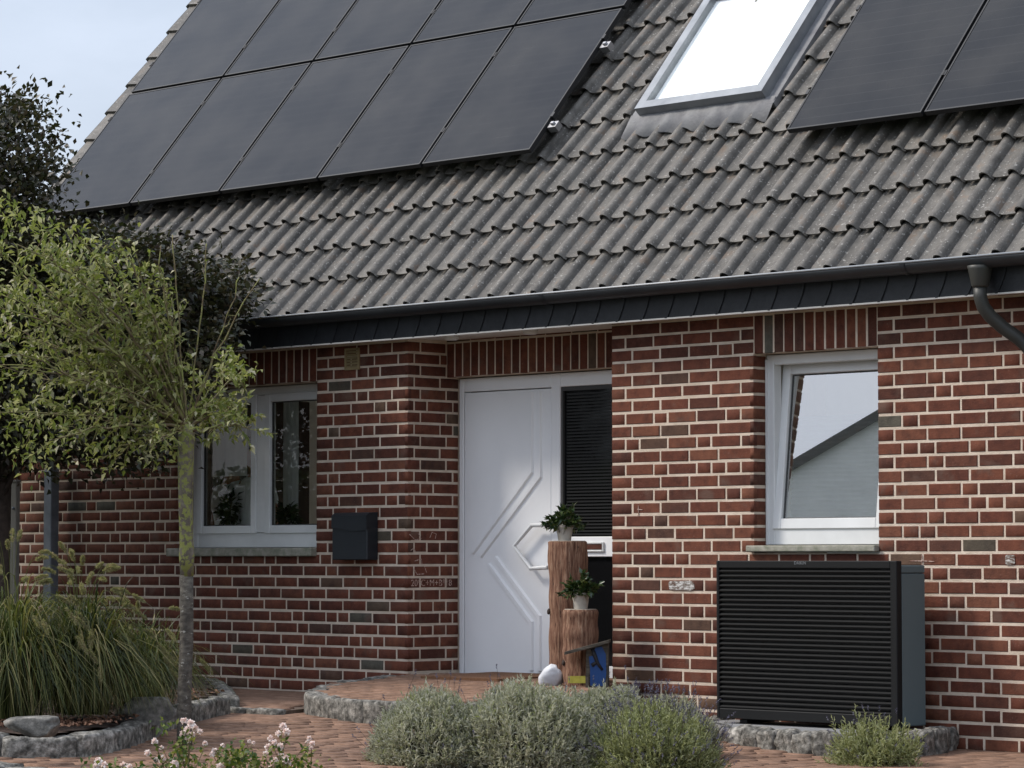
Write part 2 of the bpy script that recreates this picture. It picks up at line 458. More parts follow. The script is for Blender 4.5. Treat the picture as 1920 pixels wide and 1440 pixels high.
def solar_mat():
    m, ns, ls = new_mat('solar_glass')
    out = N(ns, 'ShaderNodeOutputMaterial'); b = N(ns, 'ShaderNodeBsdfPrincipled'); ls.new(b.outputs[0], out.inputs[0])
    b.inputs['Specular IOR Level'].default_value = 0.16
    t = N(ns, 'ShaderNodeTexCoord'); oi = N(ns, 'ShaderNodeObjectInfo')
    sc_ = N(ns, 'ShaderNodeVectorMath', operation='SCALE'); sc_.inputs[0].default_value = (13, 7, 5); ls.new(oi.outputs['Random'], sc_.inputs['Scale'])
    ad = N(ns, 'ShaderNodeVectorMath', operation='ADD'); ls.new(t.outputs['Object'], ad.inputs[0]); ls.new(sc_.outputs[0], ad.inputs[1])
    wv = N(ns, 'ShaderNodeTexWave', wave_type='BANDS', bands_direction='Y'); wv.inputs['Scale'].default_value = 3.45; ls.new(t.outputs['Object'], wv.inputs['Vector'])
    r1 = ramp(ns, [(0.0, (0.016, 0.016, 0.017)), (0.05, (0.008, 0.008, 0.009))]); ls.new(wv.outputs['Fac'], r1.inputs['Fac'])
    n1 = N(ns, 'ShaderNodeTexNoise', Scale=2.2, Detail=6); ls.new(ad.outputs[0], n1.inputs['Vector'])
    r2 = ramp(ns, [(0.35, (0, 0, 0)), (0.75, (0.5, 0.5, 0.5))]); ls.new(n1.outputs['Fac'], r2.inputs['Fac'])
    mm = N(ns, 'ShaderNodeMixRGB'); mm.inputs['Color2'].default_value = (0.040, 0.037, 0.033, 1)
    ls.new(r2.outputs['Color'], mm.inputs['Fac']); ls.new(r1.outputs['Color'], mm.inputs['Color1']); ls.new(mm.outputs['Color'], b.inputs['Base Color'])
    mr = N(ns, 'ShaderNodeMapRange'); mr.inputs['To Min'].default_value = 0.10; mr.inputs['To Max'].default_value = 0.28
    ls.new(n1.outputs['Fac'], mr.inputs['Value']); ls.new(mr.outputs[0], b.inputs['Roughness'])
    return m
M['solar'] = solar_mat()
M['solar_frame'] = plain('solar_frame', (0.010, 0.010, 0.011), 0.5)
M['steel'] = plain('steel_clamp', (0.35, 0.35, 0.36), 0.4, metallic=0.8)
M['sill'] = surf('sill_stone', [(0.3, (0.17, 0.18, 0.13)), (0.5, (0.27, 0.26, 0.21)), (0.7, (0.36, 0.34, 0.29))], scale=16, rough=0.9, bump=0.6, bscale=90)
M['granite'] = surf('granite', [(0.30, (0.028, 0.026, 0.022)), (0.44, (0.10, 0.094, 0.082)), (0.56, (0.21, 0.198, 0.175)), (0.70, (0.40, 0.375, 0.335))], scale=26, detail=10, rough=0.95, bump=1.0, bscale=55, per=0.2)
M['slab'] = surf('grey_slab', [(0.3, (0.16, 0.16, 0.165)), (0.7, (0.27, 0.27, 0.27))], scale=10, rough=0.9, bump=0.3)
M['paver'] = surf('clinker_paver', [(0.25, (0.120, 0.064, 0.040)), (0.5, (0.200, 0.115, 0.074)), (0.75, (0.275, 0.170, 0.118))], scale=14, rough=0.9, bump=0.6, bscale=90, per=0.14)
M['joint_sand'] = surf('joint_sand', [(0.3, (0.07, 0.048, 0.036)), (0.7, (0.14, 0.10, 0.075))], scale=30, rough=0.95, bump=0.3)
M['soil'] = surf('soil', [(0.3, (0.022, 0.014, 0.010)), (0.6, (0.060, 0.036, 0.025)), (0.8, (0.14, 0.085, 0.06))], scale=45, rough=0.95, bump=1.0, bscale=60)
M['asphalt'] = surf('asphalt', [(0.3, (0.045, 0.046, 0.048)), (0.7, (0.07, 0.071, 0.073))], scale=90, rough=0.9, bump=0.5, bscale=200)
M['lawn'] = surf('lawn', [(0.3, (0.03, 0.055, 0.018)), (0.7, (0.07, 0.11, 0.035))], scale=20, rough=0.9, bump=0.8)
M['plaster'] = plain('room_plaster', (0.82, 0.80, 0.76), 0.9)
M['anthracite'] = surf('anthracite_paint', [(0.3, (0.011, 0.014, 0.018)), (0.7, (0.018, 0.022, 0.027))], scale=3, rough=0.42, spec=0.4)
M['pump_side'] = surf('pump_side', [(0.3, (0.085, 0.115, 0.122)), (0.7, (0.10, 0.13, 0.137))], scale=1.5, rough=0.5)
M['pump_black'] = plain('pump_black', (0.006, 0.0065, 0.007), 0.55, 0.25)
M['pump_fin'] = plain('pump_fin', (0.0045, 0.005, 0.0055), 0.6, 0.25)
M['galv'] = surf('galvanised_steel', [(0.3, (0.13, 0.145, 0.165)), (0.7, (0.21, 0.225, 0.25))], scale=10, rough=0.45, metallic=0.3)
M['board'] = surf('beige_board', [(0.3, (0.18, 0.165, 0.14)), (0.7, (0.24, 0.22, 0.19))], scale=3, rough=0.8, stretch=(1, 1, 0.1))
M['red_wall'] = surf('red_plaster', [(0.3, (0.24, 0.065, 0.035)), (0.7, (0.34, 0.10, 0.055))], scale=14, rough=0.9, bump=0.3)
M['blue'] = plain('blue_paint', (0.005, 0.045, 0.17), 0.5)
M['dark_paint'] = plain('dark_paint', (0.012, 0.012, 0.016), 0.6)
M['yellow'] = surf('yellow_paint', [(0.3, (0.25, 0.22, 0.03)), (0.6, (0.45, 0.40, 0.06)), (0.75, (0.22, 0.12, 0.08))], scale=25, rough=0.7)
M['weathered'] = surf('weathered_wood', [(0.3, (0.030, 0.026, 0.020)), (0.55, (0.085, 0.072, 0.055)), (0.75, (0.16, 0.14, 0.11))], scale=10, rough=0.9, stretch=(1, 6, 6), bump=0.5)
M['stump'] = surf('stripped_log', [(0.30, (0.060, 0.026, 0.016)), (0.44, (0.15, 0.070, 0.042)), (0.58, (0.25, 0.140, 0.088)), (0.74, (0.36, 0.25, 0.17))], scale=9, detail=10, rough=0.95, stretch=(9, 9, 0.9), bump=1.0, bscale=9, speck=((0.045, 0.022, 0.014), 16.0, 0.60))
M['log_end'] = surf('log_end', [(0.3, (0.20, 0.17, 0.13)), (0.7, (0.36, 0.31, 0.25))], scale=12, rough=0.9)
M['pot'] = surf('pot_concrete', [(0.3, (0.32, 0.29, 0.25)), (0.7, (0.46, 0.42, 0.36))], scale=14, rough=0.85, bump=0.2)
M['white_stone'] = surf('white_stone', [(0.3, (0.40, 0.41, 0.43)), (0.7, (0.70, 0.71, 0.73))], scale=10, rough=0.8, bump=0.3, speck=((0.10, 0.11, 0.11), 9.0, 0.66))
M['mat'] = surf('coir_mat', [(0.3, (0.13, 0.06, 0.03)), (0.7, (0.24, 0.12, 0.06))], scale=60, rough=0.95, bump=0.8, bscale=250)
M['rock'] = surf('garden_rock', [(0.3, (0.05, 0.048, 0.043)), (0.5, (0.14, 0.132, 0.118)), (0.7, (0.30, 0.28, 0.25))], scale=16, detail=10, rough=0.95, bump=1.0, bscale=30)
M['vent'] = surf('vent_plastic', [(0.3, (0.20, 0.15, 0.075)), (0.7, (0.32, 0.25, 0.13))], scale=10, rough=0.6)
M['chalk'] = surf('chalk', [(0.4, (0.24, 0.12, 0.09)), (0.6, (0.55, 0.42, 0.36))], scale=80, rough=0.95)
M['pale_paint'] = surf('pale_stain', [(0.40, (0.10, 0.055, 0.040)), (0.50, (0.22, 0.20, 0.18)), (0.62, (0.58, 0.57, 0.55))], scale=30, detail=8, rough=0.95, stretch=(1, 1, 3))
M['logo'] = plain('logo_grey', (0.16, 0.17, 0.18), 0.5)
M['shirt'] = plain('white_cotton', (0.93, 0.93, 0.94), 0.85)
M['skin'] = plain('skin', (0.46, 0.22, 0.14), 0.55)
M['hair'] = plain('hair', (0.05, 0.028, 0.016), 0.7)
M['trouser'] = plain('dark_trousers', (0.02, 0.022, 0.03), 0.85)
M['bark'] = surf('lichen_bark', [(0.30, (0.055, 0.045, 0.035)), (0.5, (0.13, 0.11, 0.085)), (0.7, (0.22, 0.20, 0.16))], scale=9, detail=8, rough=0.95, bump=1.0, bscale=40, speck=((0.21, 0.22, 0.065), 26.0, 0.47))
M['bark_low'] = surf('grey_bark', [(0.30, (0.030, 0.026, 0.022)), (0.5, (0.085, 0.075, 0.062)), (0.7, (0.15, 0.135, 0.11))], scale=22, detail=8, rough=0.95, bump=1.0, bscale=40, stretch=(1, 1, 1.6), speck=((0.30, 0.29, 0.26), 30.0, 0.62))
M['twig'] = surf('twig', [(0.35, (0.075, 0.045, 0.028)), (0.48, (0.15, 0.12, 0.06)), (0.60, (0.23, 0.24, 0.075))], scale=18, rough=0.9)
M['dark_bark'] = surf('dark_bark', [(0.3, (0.025, 0.018, 0.014)), (0.7, (0.07, 0.05, 0.04))], scale=15, rough=0.95, bump=0.8)
M['leaf_fresh'] = leaf_mat('leaf_fresh', [(0.10, 0.125, 0.030), (0.16, 0.185, 0.045), (0.22, 0.235, 0.070), (0.29, 0.28, 0.11), (0.46, 0.42, 0.30)])
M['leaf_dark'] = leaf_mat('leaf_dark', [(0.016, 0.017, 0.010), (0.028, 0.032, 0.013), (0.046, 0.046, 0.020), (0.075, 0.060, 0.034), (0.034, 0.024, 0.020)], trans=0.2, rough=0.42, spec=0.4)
M['leaf_hedge'] = leaf_mat('leaf_hedge', [(0.03, 0.055, 0.016), (0.06, 0.09, 0.025), (0.09, 0.12, 0.04)], trans=0.2)
M['leaf_pot'] = leaf_mat('leaf_pot', [(0.012, 0.030, 0.012), (0.025, 0.050, 0.018), (0.05, 0.075, 0.02), (0.08, 0.09, 0.03)], trans=0.15, rough=0.3, spec=0.5)
M['leaf_rose'] = leaf_mat('leaf_rose', [(0.03, 0.065, 0.015), (0.06, 0.10, 0.02), (0.13, 0.16, 0.03), (0.24, 0.23, 0.05)], trans=0.3)
M['petal'] = leaf_mat('petal', [(0.82, 0.62, 0.55), (0.88, 0.76, 0.70), (0.92, 0.86, 0.82), (0.93, 0.91, 0.89)], trans=0.3, rough=0.6, tint=(1.0, 0.92, 0.88))
M['lav_grey'] = leaf_mat('lavender_leaf', [(0.22, 0.225, 0.145), (0.36, 0.36, 0.265), (0.46, 0.455, 0.36), (0.55, 0.53, 0.44), (0.26, 0.29, 0.11)], trans=0.4, rough=0.7, spec=0.2, tint=(1.05, 1.08, 0.9))
M['lav_green'] = leaf_mat('lavender_green_leaf', [(0.18, 0.195, 0.08), (0.26, 0.275, 0.125), (0.34, 0.355, 0.18), (0.43, 0.44, 0.28)], trans=0.4, rough=0.7, spec=0.2, tint=(1.05, 1.1, 0.85))
M['lav_flower'] = leaf_mat('lavender_flower', [(0.07, 0.065, 0.10), (0.12, 0.115, 0.17), (0.15, 0.15, 0.16)], trans=0.2, rough=0.8, tint=(1, 1, 1))
M['lav_wood'] = plain('lavender_wood', (0.05, 0.038, 0.030), 0.9)
M['grass'] = leaf_mat('grass_blade', [(0.014, 0.022, 0.006), (0.034, 0.046, 0.011), (0.068, 0.084, 0.020), (0.13, 0.135, 0.036), (0.24, 0.20, 0.09)], trans=0.3)
M['plume'] = leaf_mat('grass_plume', [(0.22, 0.23, 0.10), (0.36, 0.34, 0.17), (0.44, 0.32, 0.25)], trans=0.3, rough=0.8)

# ------------------------------------------------------------------ setting: ground, paving, street
g = MB()
nx, ny = 60, 40
XS = np.concatenate([[-400, -120, -60, -35], np.linspace(-26, -4, 45), [5, 20, 60, 150, 400]])
YS = np.concatenate([[-400, -120, -60, -30, -20, -14], np.linspace(-9, 2, 23), [6, 12, 30, 80, 250, 400]])
V = [(x, y, G(x, max(-6, min(0, y))) - 0.05) for y in YS for x in XS]
nX = len(XS)
Fq = [(j*nX+i, j*nX+i+1, (j+1)*nX+i+1, (j+1)*nX+i) for j in range(len(YS)-1) for i in range(nX-1)]
o = raw_mesh('ground', V, Fq, M['lawn']); tag(o, kind='structure')
# street
s_ = MB()
for i in range(len(XS) - 1):
    pass
SY = [-5.45, -7, -9, -12]
V = [(x, y, G(x, max(-6, y)) - 0.030) for y in SY for x in XS[3:-2]]
n2 = len(XS[3:-2])
Fq = [(j*n2+i, j*n2+i+1, (j+1)*n2+i+1, (j+1)*n2+i) for j in range(len(SY)-1) for i in range(n2-1)]
o = raw_mesh('street', V, Fq, M['asphalt']); tag(o, kind='structure')
# forecourt bed of sand with pavers
PX = np.linspace(-21.0, -6.5, 59); PY = np.linspace(-5.2, 0.1, 22)
V = [(x, y, G(x, y) - 0.008) for y in PY for x in PX]
Fq = [(j*59+i, j*59+i+1, (j+1)*59+i+1, (j+1)*59+i) for j in range(21) for i in range(58)]
paving = raw_mesh('paving', V, Fq, M['joint_sand']); tag(paving, kind='structure')
PV_V = np.array([(-1, -1, -1), (1, -1, -1), (1, 1, -1), (-1, 1, -1), (-1, -1, 0.4), (1, -1, 0.4), (1, 1, 0.4), (-1, 1, 0.4),
                 (-.95, -.9, 1), (.95, -.9, 1), (.95, .9, 1), (-.95, .9, 1)], float)
PV_F = np.array([(0, 1, 5, 4), (1, 2, 6, 5), (2, 3, 7, 6), (3, 0, 4, 7), (4, 5, 9, 8), (5, 6, 10, 9), (6, 7, 11, 10), (7, 4, 8, 11), (8, 9, 10, 11)])
def pavers(cells, name, parent, mat, zf):
    """cells: (x, y, half length, half width, angle)"""
    Vs = []
    for (x, y, a, b, t) in cells:
        B = PV_V * np.array([a, b, 0.014])
        c, s__ = math.cos(t), math.sin(t)
        Q = np.stack([B[:, 0]*c - B[:, 1]*s__ + x, B[:, 0]*s__ + B[:, 1]*c + y, B[:, 2]], 1)
        tx, ty = RNG.normal(0, 0.001, 2)
        Q[:, 2] += zf(x, y) + (Q[:, 0]-x)*tx + (Q[:, 1]-y)*ty + RNG.normal(0, 0.0007)
        Vs.append(Q)
    n = len(cells)
    Fq = (PV_F[None] + (np.arange(n)*12)[:, None, None]).reshape(-1, 4)
    o = raw_mesh(name, np.concatenate(Vs), Fq, mat, parent)
    tag(o, kind='stuff')
    return o
cells = []
row = 0
y = -5.12
while y < -0.02:
    x = -20.5 + random.uniform(0, .215)
    while x < -7:
        cells.append((x, y, 0.104, 0.051, 0.0))
        x += 0.215
    y += 0.108; row += 1
pavers(cells, 'pavers', paving, M['paver'], lambda x, y: G(x, y) - 0.004)
# flat edging stones between forecourt and street
for i in range(26):
    x = -17.6 + i * 0.335 + random.uniform(-.02, .02)
    b = stone_block('edging_stone', (0.30, 0.17 + random.uniform(-.02, .02), 0.075), M['granite'], 40 + i, paving, (x, -5.31 + random.uniform(-.015, .015), G(x, -5.3) - 0.055), random.uniform(-.05, .05), rough=0.008, cuts=3)

# ------------------------------------------------------------------ the house
house = empty('brick_house', (-14.5, 0.0, 0.0))
tag(house, 'red brick house with grey tiled roof, white front door and dark slate eaves', 'house')
HO = Vector((-14.5, 0.0, 0.0))
class HB(MB):
    """house builder: coordinates are world coordinates, moved into the house's frame"""
    def build(s, name, mat, parent=None, **kw):
        s.v = [(a - HO.x, b - HO.y, c - HO.z) for a, b, c in s.v]
        return MB.build(s, name, mat, parent if parent is not None else house, **kw)
def hraw(name, V, Fq, mats, parent=None, smooth=False):
    V = np.asarray(V, float).reshape(-1, 3) - np.array(HO)
    return raw_mesh(name, V, Fq, mats, parent if parent is not None else house, smooth)
CO = 1 / 12.0                                     # one brick course
def J(j): return (32 - j) * CO                    # height of bed joint j
XC, XN = -15.879, -13.902                         # the niche's corners
WL0, WL1 = -18.484, -16.86                        # left window opening
WR0, WR1 = -12.669, -11.675                       # right window opening
SILL, HEAD = J(18), J(3)
TOPW = 2.69
ND = 0.49                                         # depth of the door niche
LD = 0.37                                         # depth of its lintel
XL, XR = -21.25, -7.2
m_ = 0.004                                        # mortar set back behind the brick faces
w = HB()
w.box(XL, WL0 - m_, m_, 0.34, -0.2, TOPW)
w.box(WL0 - m_, WL1 + m_, m_, 0.34, -0.2, SILL - m_)
w.box(WL0 - m_, WL1 + m_, m_, 0.34, HEAD + m_, TOPW)
w.box(WL1 + m_, XC - m_, m_, 0.72, -0.2, TOPW)
w.box(XN + m_, WR0 - m_, m_, 0.72, -0.2, TOPW)
w.box(WR0 - m_, WR1 + m_, m_, 0.34, -0.2, SILL - m_)
w.box(WR0 - m_, WR1 + m_, m_, 0.34, HEAD + m_, TOPW)
w.box(WR1 + m_, XR, m_, 0.34, -0.2, TOPW)
w.box(XC - m_, XN + m_, LD + m_, 0.70, HEAD + m_, TOPW)
wall = w.build('wall', M['mortar'])
# inner shell; unseen side and back openings added to brighten the rooms
w = HB()
w.box(XL, XL + 0.2, 0.35, 0.45, -0.2, TOPW); w.box(XL, XL + 0.2, 1.9, 7.0, -0.2, TOPW); w.box(XL, XL + 0.2, 0.45, 1.9, -0.2, 0.5); w.box(XL, XL + 0.2, 0.45, 1.9, 2.5, TOPW)
w.box(XR - 0.2, XR, 0.35, 0.45, -0.2, TOPW); w.box(XR - 0.2, XR, 3.2, 7.0, -0.2, TOPW); w.box(XR - 0.2, XR, 0.45, 3.2, -0.2, 0.5); w.box(XR - 0.2, XR, 0.45, 3.2, 2.5, TOPW); w.box(XL, -18.5, 7.0, 7.2, -0.2, TOPW); w.box(-12.0, XR, 7.0, 7.2, -0.2, TOPW); w.box(-18.5, -12.0, 7.0, 7.2, 2.5, TOPW); w.box(-18.5, -12.0, 7.0, 7.2, -.2, 0.3)
w.box(XL, XR, 0.75, 7.0, -0.2, 0.30); w.box(XL, XR, 0.40, 7.0, TOPW + 0.02, TOPW + 0.1)
w.box(-15.9, -15.7, 0.75, 3.5, 0.30, TOPW); w.box(-13.95, -13.8, 0.75, 3.5, 0.30, TOPW); w.box(XL + .2, -17.4, 3.5, 3.6, 0.30, TOPW); w.box(-15.7, XR - .2, 3.5, 3.6, 0.30, TOPW)
w.build('inner_wall', M['plaster'])

# ---- bricks, laid course by course
BR = []                                           # (face, s, z, length, height): face 'f' front, 'r' a reveal facing right at x
def bond(a, b, prev, first):
    """stretchers and headers from a to b, keeping off the joints of the course below"""
    out, x, i = [], a, 0
    while x < b - 0.02:
        cand = [0.234, 0.234, 0.234, 0.234, 0.109] if i else [first]
        random.shuffle(cand)
        L = cand[0]
        for c in cand:
            if all(abs(x + c + 0.005 - p) > 0.035 for p in prev): L = c; break
        rem = b - x
        if rem - L < 0.075: L = rem if rem < 0.30 else rem - 0.125
        L = min(L, rem)
        out.append((x, L)); x += L + 0.0160; i += 1
    return out
segs_prev = {}
for j in range(0, 33):
    z1, z0 = J(j) - 0.0085, J(j + 1) + 0.0085
    zc = 0.5 * (z0 + z1)
    spans = [[XL, XC], [XN, XR]]
    for a, b in ((WL0, WL1), (WR0, WR1)):
        if SILL < zc < TOPW:
            spans = [q for s0, s1 in spans for q in ([[s0, a], [b, s1]] if s0 < a < s1 else [[s0, s1]])]
    for a, b in spans:
        key = (round(a, 2), round(b, 2)); prev = segs_prev.get(key, [])
        row = bond(a, b, prev, 0.115 if j % 2 else 0.175)
        segs_prev[key] = [x + L + 0.005 for x, L in row]
        for x, L in row: BR.append(('f', x, z0, L, z1 - z0, 0.0))
    # reveals facing right
    if zc > 0.30:
        d0 = 0.055 if j % 2 else 0.115
        y = d0 + 0.0135
        BR.append(('r', 0.0, z0, d0, z1 - z0, XC))
        while y < ND - 0.03:
            L = min(random.choice([0.237, 0.237, 0.112]), ND - y)
            BR.append(('r', y, z0, L, z1 - z0, XC)); y += L + 0.0135
    if SILL < zc < HEAD:
        BR.append(('r', 0.0, z0, 0.10 + 0.02, z1 - z0, WR0)); BR.append(('r', 0.0, z0, 0.16, z1 - z0, WL0))
# the thin cut course under the soffit
for a, b in ((XL, XC), (XN, XR)):
    x = a
    while x < b - .05:
        L = min(random.choice([.24, .24, .115]), b - x); BR.append(('f', x, J(0) + 0.006, L, 0.016, 0.0)); x += L + .01
# soldier courses
for a, b, yy in ((WL0, WL1, 0.0), (WR0, WR1, 0.0), (XC, XN, LD)):
    n = int(round((b - a) / CO)); p = (b - a) / n
    for i in range(n): BR.append(('f', a + i*p + 0.007, HEAD + 0.004, p - 0.014, J(0) - HEAD - 0.012, yy))
x = XC
while x < XN - .02:
    L = min(.24, XN - x); BR.append(('f', x, J(0) + .006, L, .016, LD)); x += L + .01

def brick_verts(L, H):
    d, c = 0.030, 0.0035
    return np.array([(0, 0 + d, 0), (L, d, 0), (L, d, H), (0, d, H), (0, c, 0), (L, c, 0), (L, c, H), (0, c, H),
                     (c, 0, c), (L - c, 0, c), (L - c, 0, H - c), (c, 0, H - c)], float)
BF = np.array([(0, 1, 5, 4), (1, 2, 6, 5), (2, 3, 7, 6), (3, 0, 4, 7), (4, 5, 9, 8), (5, 6, 10, 9), (6, 7, 11, 10), (7, 4, 8, 11), (8, 9, 10, 11)])
info = []
PUMP_PX = (1345, 1725, 1055, 1365)
for face, s, z, L, H, q in BR:
    c = (s + L/2, q, z + H/2) if face == 'f' else (q, s + L/2, z + H/2)
    u, v = proj(c)
    e = (s, q, z) if face == 'f' else (q, s, z)
    u0, v0 = proj(e)
    e = (s + L, q, z + H) if face == 'f' else (q, s + L, z + H)
    u1, v1 = proj(e)
    area = abs(u1 - u0) * abs(v1 - v0)
    if not (-5 < u < 1915 and 0 < v < 1435): area = 0
    if PUMP_PX[0] < u < PUMP_PX[1] and PUMP_PX[2] < v < PUMP_PX[3]: area = 0
    if face == 'f' and q == 0 and z < 0.27 and -15.9 < s < -11.1: area = 0
    info.append(area)
big = set(np.argsort(info)[::-1][:300].tolist())
mesh_cache = {}
restV, cnt = [], 0
for i, (face, s, z, L, H, q) in enumerate(BR):
    dy = random.gauss(0, 0.0012); dz = random.gauss(0, 0.0010)
    if i in big:
        Lr, Hr = round(L * 200) / 200, round(H, 3)
        key = (Lr, Hr)
        if key not in mesh_cache:
            me = bpy.data.meshes.new('brick'); me.from_pydata(brick_verts(Lr, Hr).tolist(), [], BF.tolist()); me.materials.append(M['brick'])
            mesh_cache[key] = me
        o = bpy.data.objects.new('brick', mesh_cache[key])
        if face == 'f': o.location = (s - HO.x, q + dy - HO.y, z + dz - HO.z)
        else:
            o.location = (q - dy - HO.x, s - HO.y, z + dz - HO.z); o.rotation_euler = (0, 0, math.pi/2)
        link(o, wall)
    else:
        B = brick_verts(L, H)
        if face == 'f': B = B + np.array([s, q + dy, z + dz])
        else: B = np.stack([-B[:, 1] + q - dy, B[:, 0] + s, B[:, 2] + z + dz], 1)
        restV.append(B); cnt += 1
Fq = (BF[None] + (np.arange(cnt)*12)[:, None, None]).reshape(-1, 4)
o = hraw('bricks', np.concatenate(restV), Fq, M['brick'], wall); tag(o, kind='stuff')

# ---- roof
AL = R(49.7)
CA, SA = math.cos(AL), math.sin(AL)
W0 = 0.099                                        # ridge tops of the lowest tiles stand this far above the roof plane
RB = np.array([0.0, -0.24, 2.918]) - W0 * np.array([0, -SA, CA])
def roof(x, s, w=0.0):                            # x along the eaves, s up the slope, w out of the slope
    return np.array([x, RB[1] + s*CA - w*SA, RB[2] + s*SA + w*CA])
RX0, RX1, RS = -21.42, -7.0, 5.45
r_ = HB()
for a, b in ((-0.01, RS),):
    P4 = [roof(RX0, a, -0.012), roof(RX1, a, -0.012), roof(RX1, b, -0.012), roof(RX0, b, -0.012)]
    r_.prism(P4, (0, 0, 0), (0, 0.02, -0.06))
top = roof(RX0, RS, 0.0)
yr = 2 * top[1]
r_.prism([(RX0, top[1], top[2]), (RX1, top[1], top[2]), (RX1, yr + 0.4, RB[2]), (RX0, yr + 0.4, RB[2])], (0, 0, -0.06), (0, 0, -0.01))
r_.prism([(RX0 + .25, -0.05, TOPW + .01), (RX0 + .25, yr, TOPW + .01), (RX0 + .25, top[1], top[2] - .1)], (0, 0, 0), (.1, 0, 0))
r_.prism([(RX1 - .25, -0.05, TOPW + .01), (RX1 - .25, yr, TOPW + .01), (RX1 - .25, top[1], top[2] - .1)], (0, 0, 0), (-.1, 0, 0))
roof_o = r_.build('roof', M['underlay'])
TW, TE, TL = 0.21, 0.347, 0.405
prof = [(0.007, 0.012), (0.022, 0.003), (0.055, 0.000), (0.095, 0.001), (0.124, 0.004), (0.127, 0.026), (0.142, 0.047), (0.163, 0.054), (0.184, 0.047), (0.198, 0.026), (0.201, 0.002), (0.2165, -0.012)]
npf = len(prof)
def tile_local():
    V = []
    for (s, lift) in ((0.0, 0.045), (0.02, 0.0435), (TL, 0.0)):
        for x, h in prof:
            V.append((x - 0.165, s, h + lift - (0.0025 if s == 0.0 else 0)))
    for x, h in prof: V.append((x - 0.165, 0.002, h + 0.045 - 0.014))
    Fs = []
    for r in range(2):
        for i in range(npf - 1): Fs.append((r*npf + i, r*npf + i + 1, (r+1)*npf + i + 1, (r+1)*npf + i))
    for i in range(npf - 1): Fs.append((3*npf + i, 3*npf + i + 1, i + 1, i))
    return np.array(V), np.array(Fs)
TV, TF = tile_local()
tmesh = bpy.data.meshes.new('roof_tile'); tmesh.from_pydata(TV.tolist(), [], TF.tolist()); tmesh.materials.append(M['tile'])
tmesh.polygons.foreach_set('use_smooth', [True] * len(tmesh.polygons))
tmesh.set_sharp_from_angle(angle=R(46))
Rroof = np.array([[1, 0, 0], [0, CA, -SA], [0, SA, CA]])
SKX0, SKX1, SKS0, SKS1 = -14.46, -13.30, 1.70, 2.92
tiles = []
k0 = int(math.ceil((RX0 + 0.17 + 11.881) / TW)); k1 = int((RX1 - 0.1 + 11.881) / TW)
nrow = int(RS / TE)
PANELS = []
LX = [-21.10, -19.83, -18.68, -17.51, -16.355, -15.215]
for i in range(5):
    for s0 in (1.345, 2.852): PANELS.append((LX[i], LX[i+1], s0, s0 + 1.49))
RXs = [-12.79, -11.675, -10.56]
for i in range(2): PANELS.append((RXs[i], RXs[i+1], 1.195, 2.685))
for r in range(nrow):
    for k in range(k0, k1 + 1):
        x = -11.881 + k*TW; sc = r*TE + 0.17
        if SKX0 + .02 < x < SKX1 + 0.02 and SKS0 + 0.0 < r*TE + 0.2 < SKS1: continue
        u, v = proj(roof(x - .05, sc, .05))
        d = (roof(x, sc) - CAM) @ FW
        a = 1.0 / d
        if not (0 < u < 1915 and 2 < v < 700): a = 0
        if u < 400 and v > 400: a = 0
        for (x0, x1, s0, s1) in PANELS:
            if x0 - .05 < x - .05 < x1 + 0.05 and s0 - 0.02 < sc < s1 + .1: a = 0
        tiles.append((a, r, k, x))
tiles.sort(key=lambda t: -t[0])
rest = []
for i, (a, r, k, x) in enumerate(tiles):
    jx, js, jw = random.gauss(0, .0018), random.gauss(0, .004), random.gauss(0, .0012)
    ang = random.gauss(0, 0.006)
    base = roof(x + jx, r*TE + js, jw)
    if i < 300:
        o = bpy.data.objects.new('roof_tile', tmesh)
        o.location = Vector(base) - HO
        o.rotation_euler = (AL, 0, ang)
        link(o, roof_o)
    else:
        Q = TV.copy(); Q[:, 0] += Q[:, 1]*-ang
        rest.append(Q @ Rroof.T + base)
Fq = (TF[None] + (np.arange(len(rest))*len(TV))[:, None, None]).reshape(-1, 4)
o = hraw('roof_tiles', np.concatenate(rest), Fq, M['tile'], roof_o, smooth=True); tag(o, kind='stuff')
o.data.set_sharp_from_angle(angle=R(46))
# verge tiles down the left edge
for r in range(nrow):
    b = HB()
    s0, s1 = r*TE - 0.01, r*TE + TE + 0.03
    for (xa, xb, wa, wb) in ((RX0 - .06, RX0 + .10, 0.03, 0.085),):
        P = [roof(xa, s0, wa + .02), roof(xa + .03, s0, wb + .02), roof(xb, s0, wb + .005), roof(xb + .01, s0, wa + .02)]
        Q = [roof(xa, s1, wa - .01), roof(xa + .03, s1, wb - .01), roof(xb, s1, wb - .025), roof(xb + .01, s1, wa - .01)]
        b.add(P + Q, [(0, 1, 2, 3), (7, 6, 5, 4), (0, 4, 5, 1), (1, 5, 6, 2), (2, 6, 7, 3), (3, 7, 4, 0)])
        P = [roof(xa, s0, wb + .01), roof(xa - .02, s0, wb), roof(xa - .02, s0, -.12), roof(xa, s0, -.12)]
        Q = [roof(xa, s1, wb - .02), roof(xa - .02, s1, wb - .03), roof(xa - .02, s1, -.15), roof(xa, s1, -.15)]
        b.add(P + Q, [(0, 1, 2, 3), (7, 6, 5, 4), (0, 4, 5, 1), (1, 5, 6, 2), (2, 6, 7, 3), (3, 7, 4, 0)])
    b.build('verge_tile', M['tile'], roof_o)

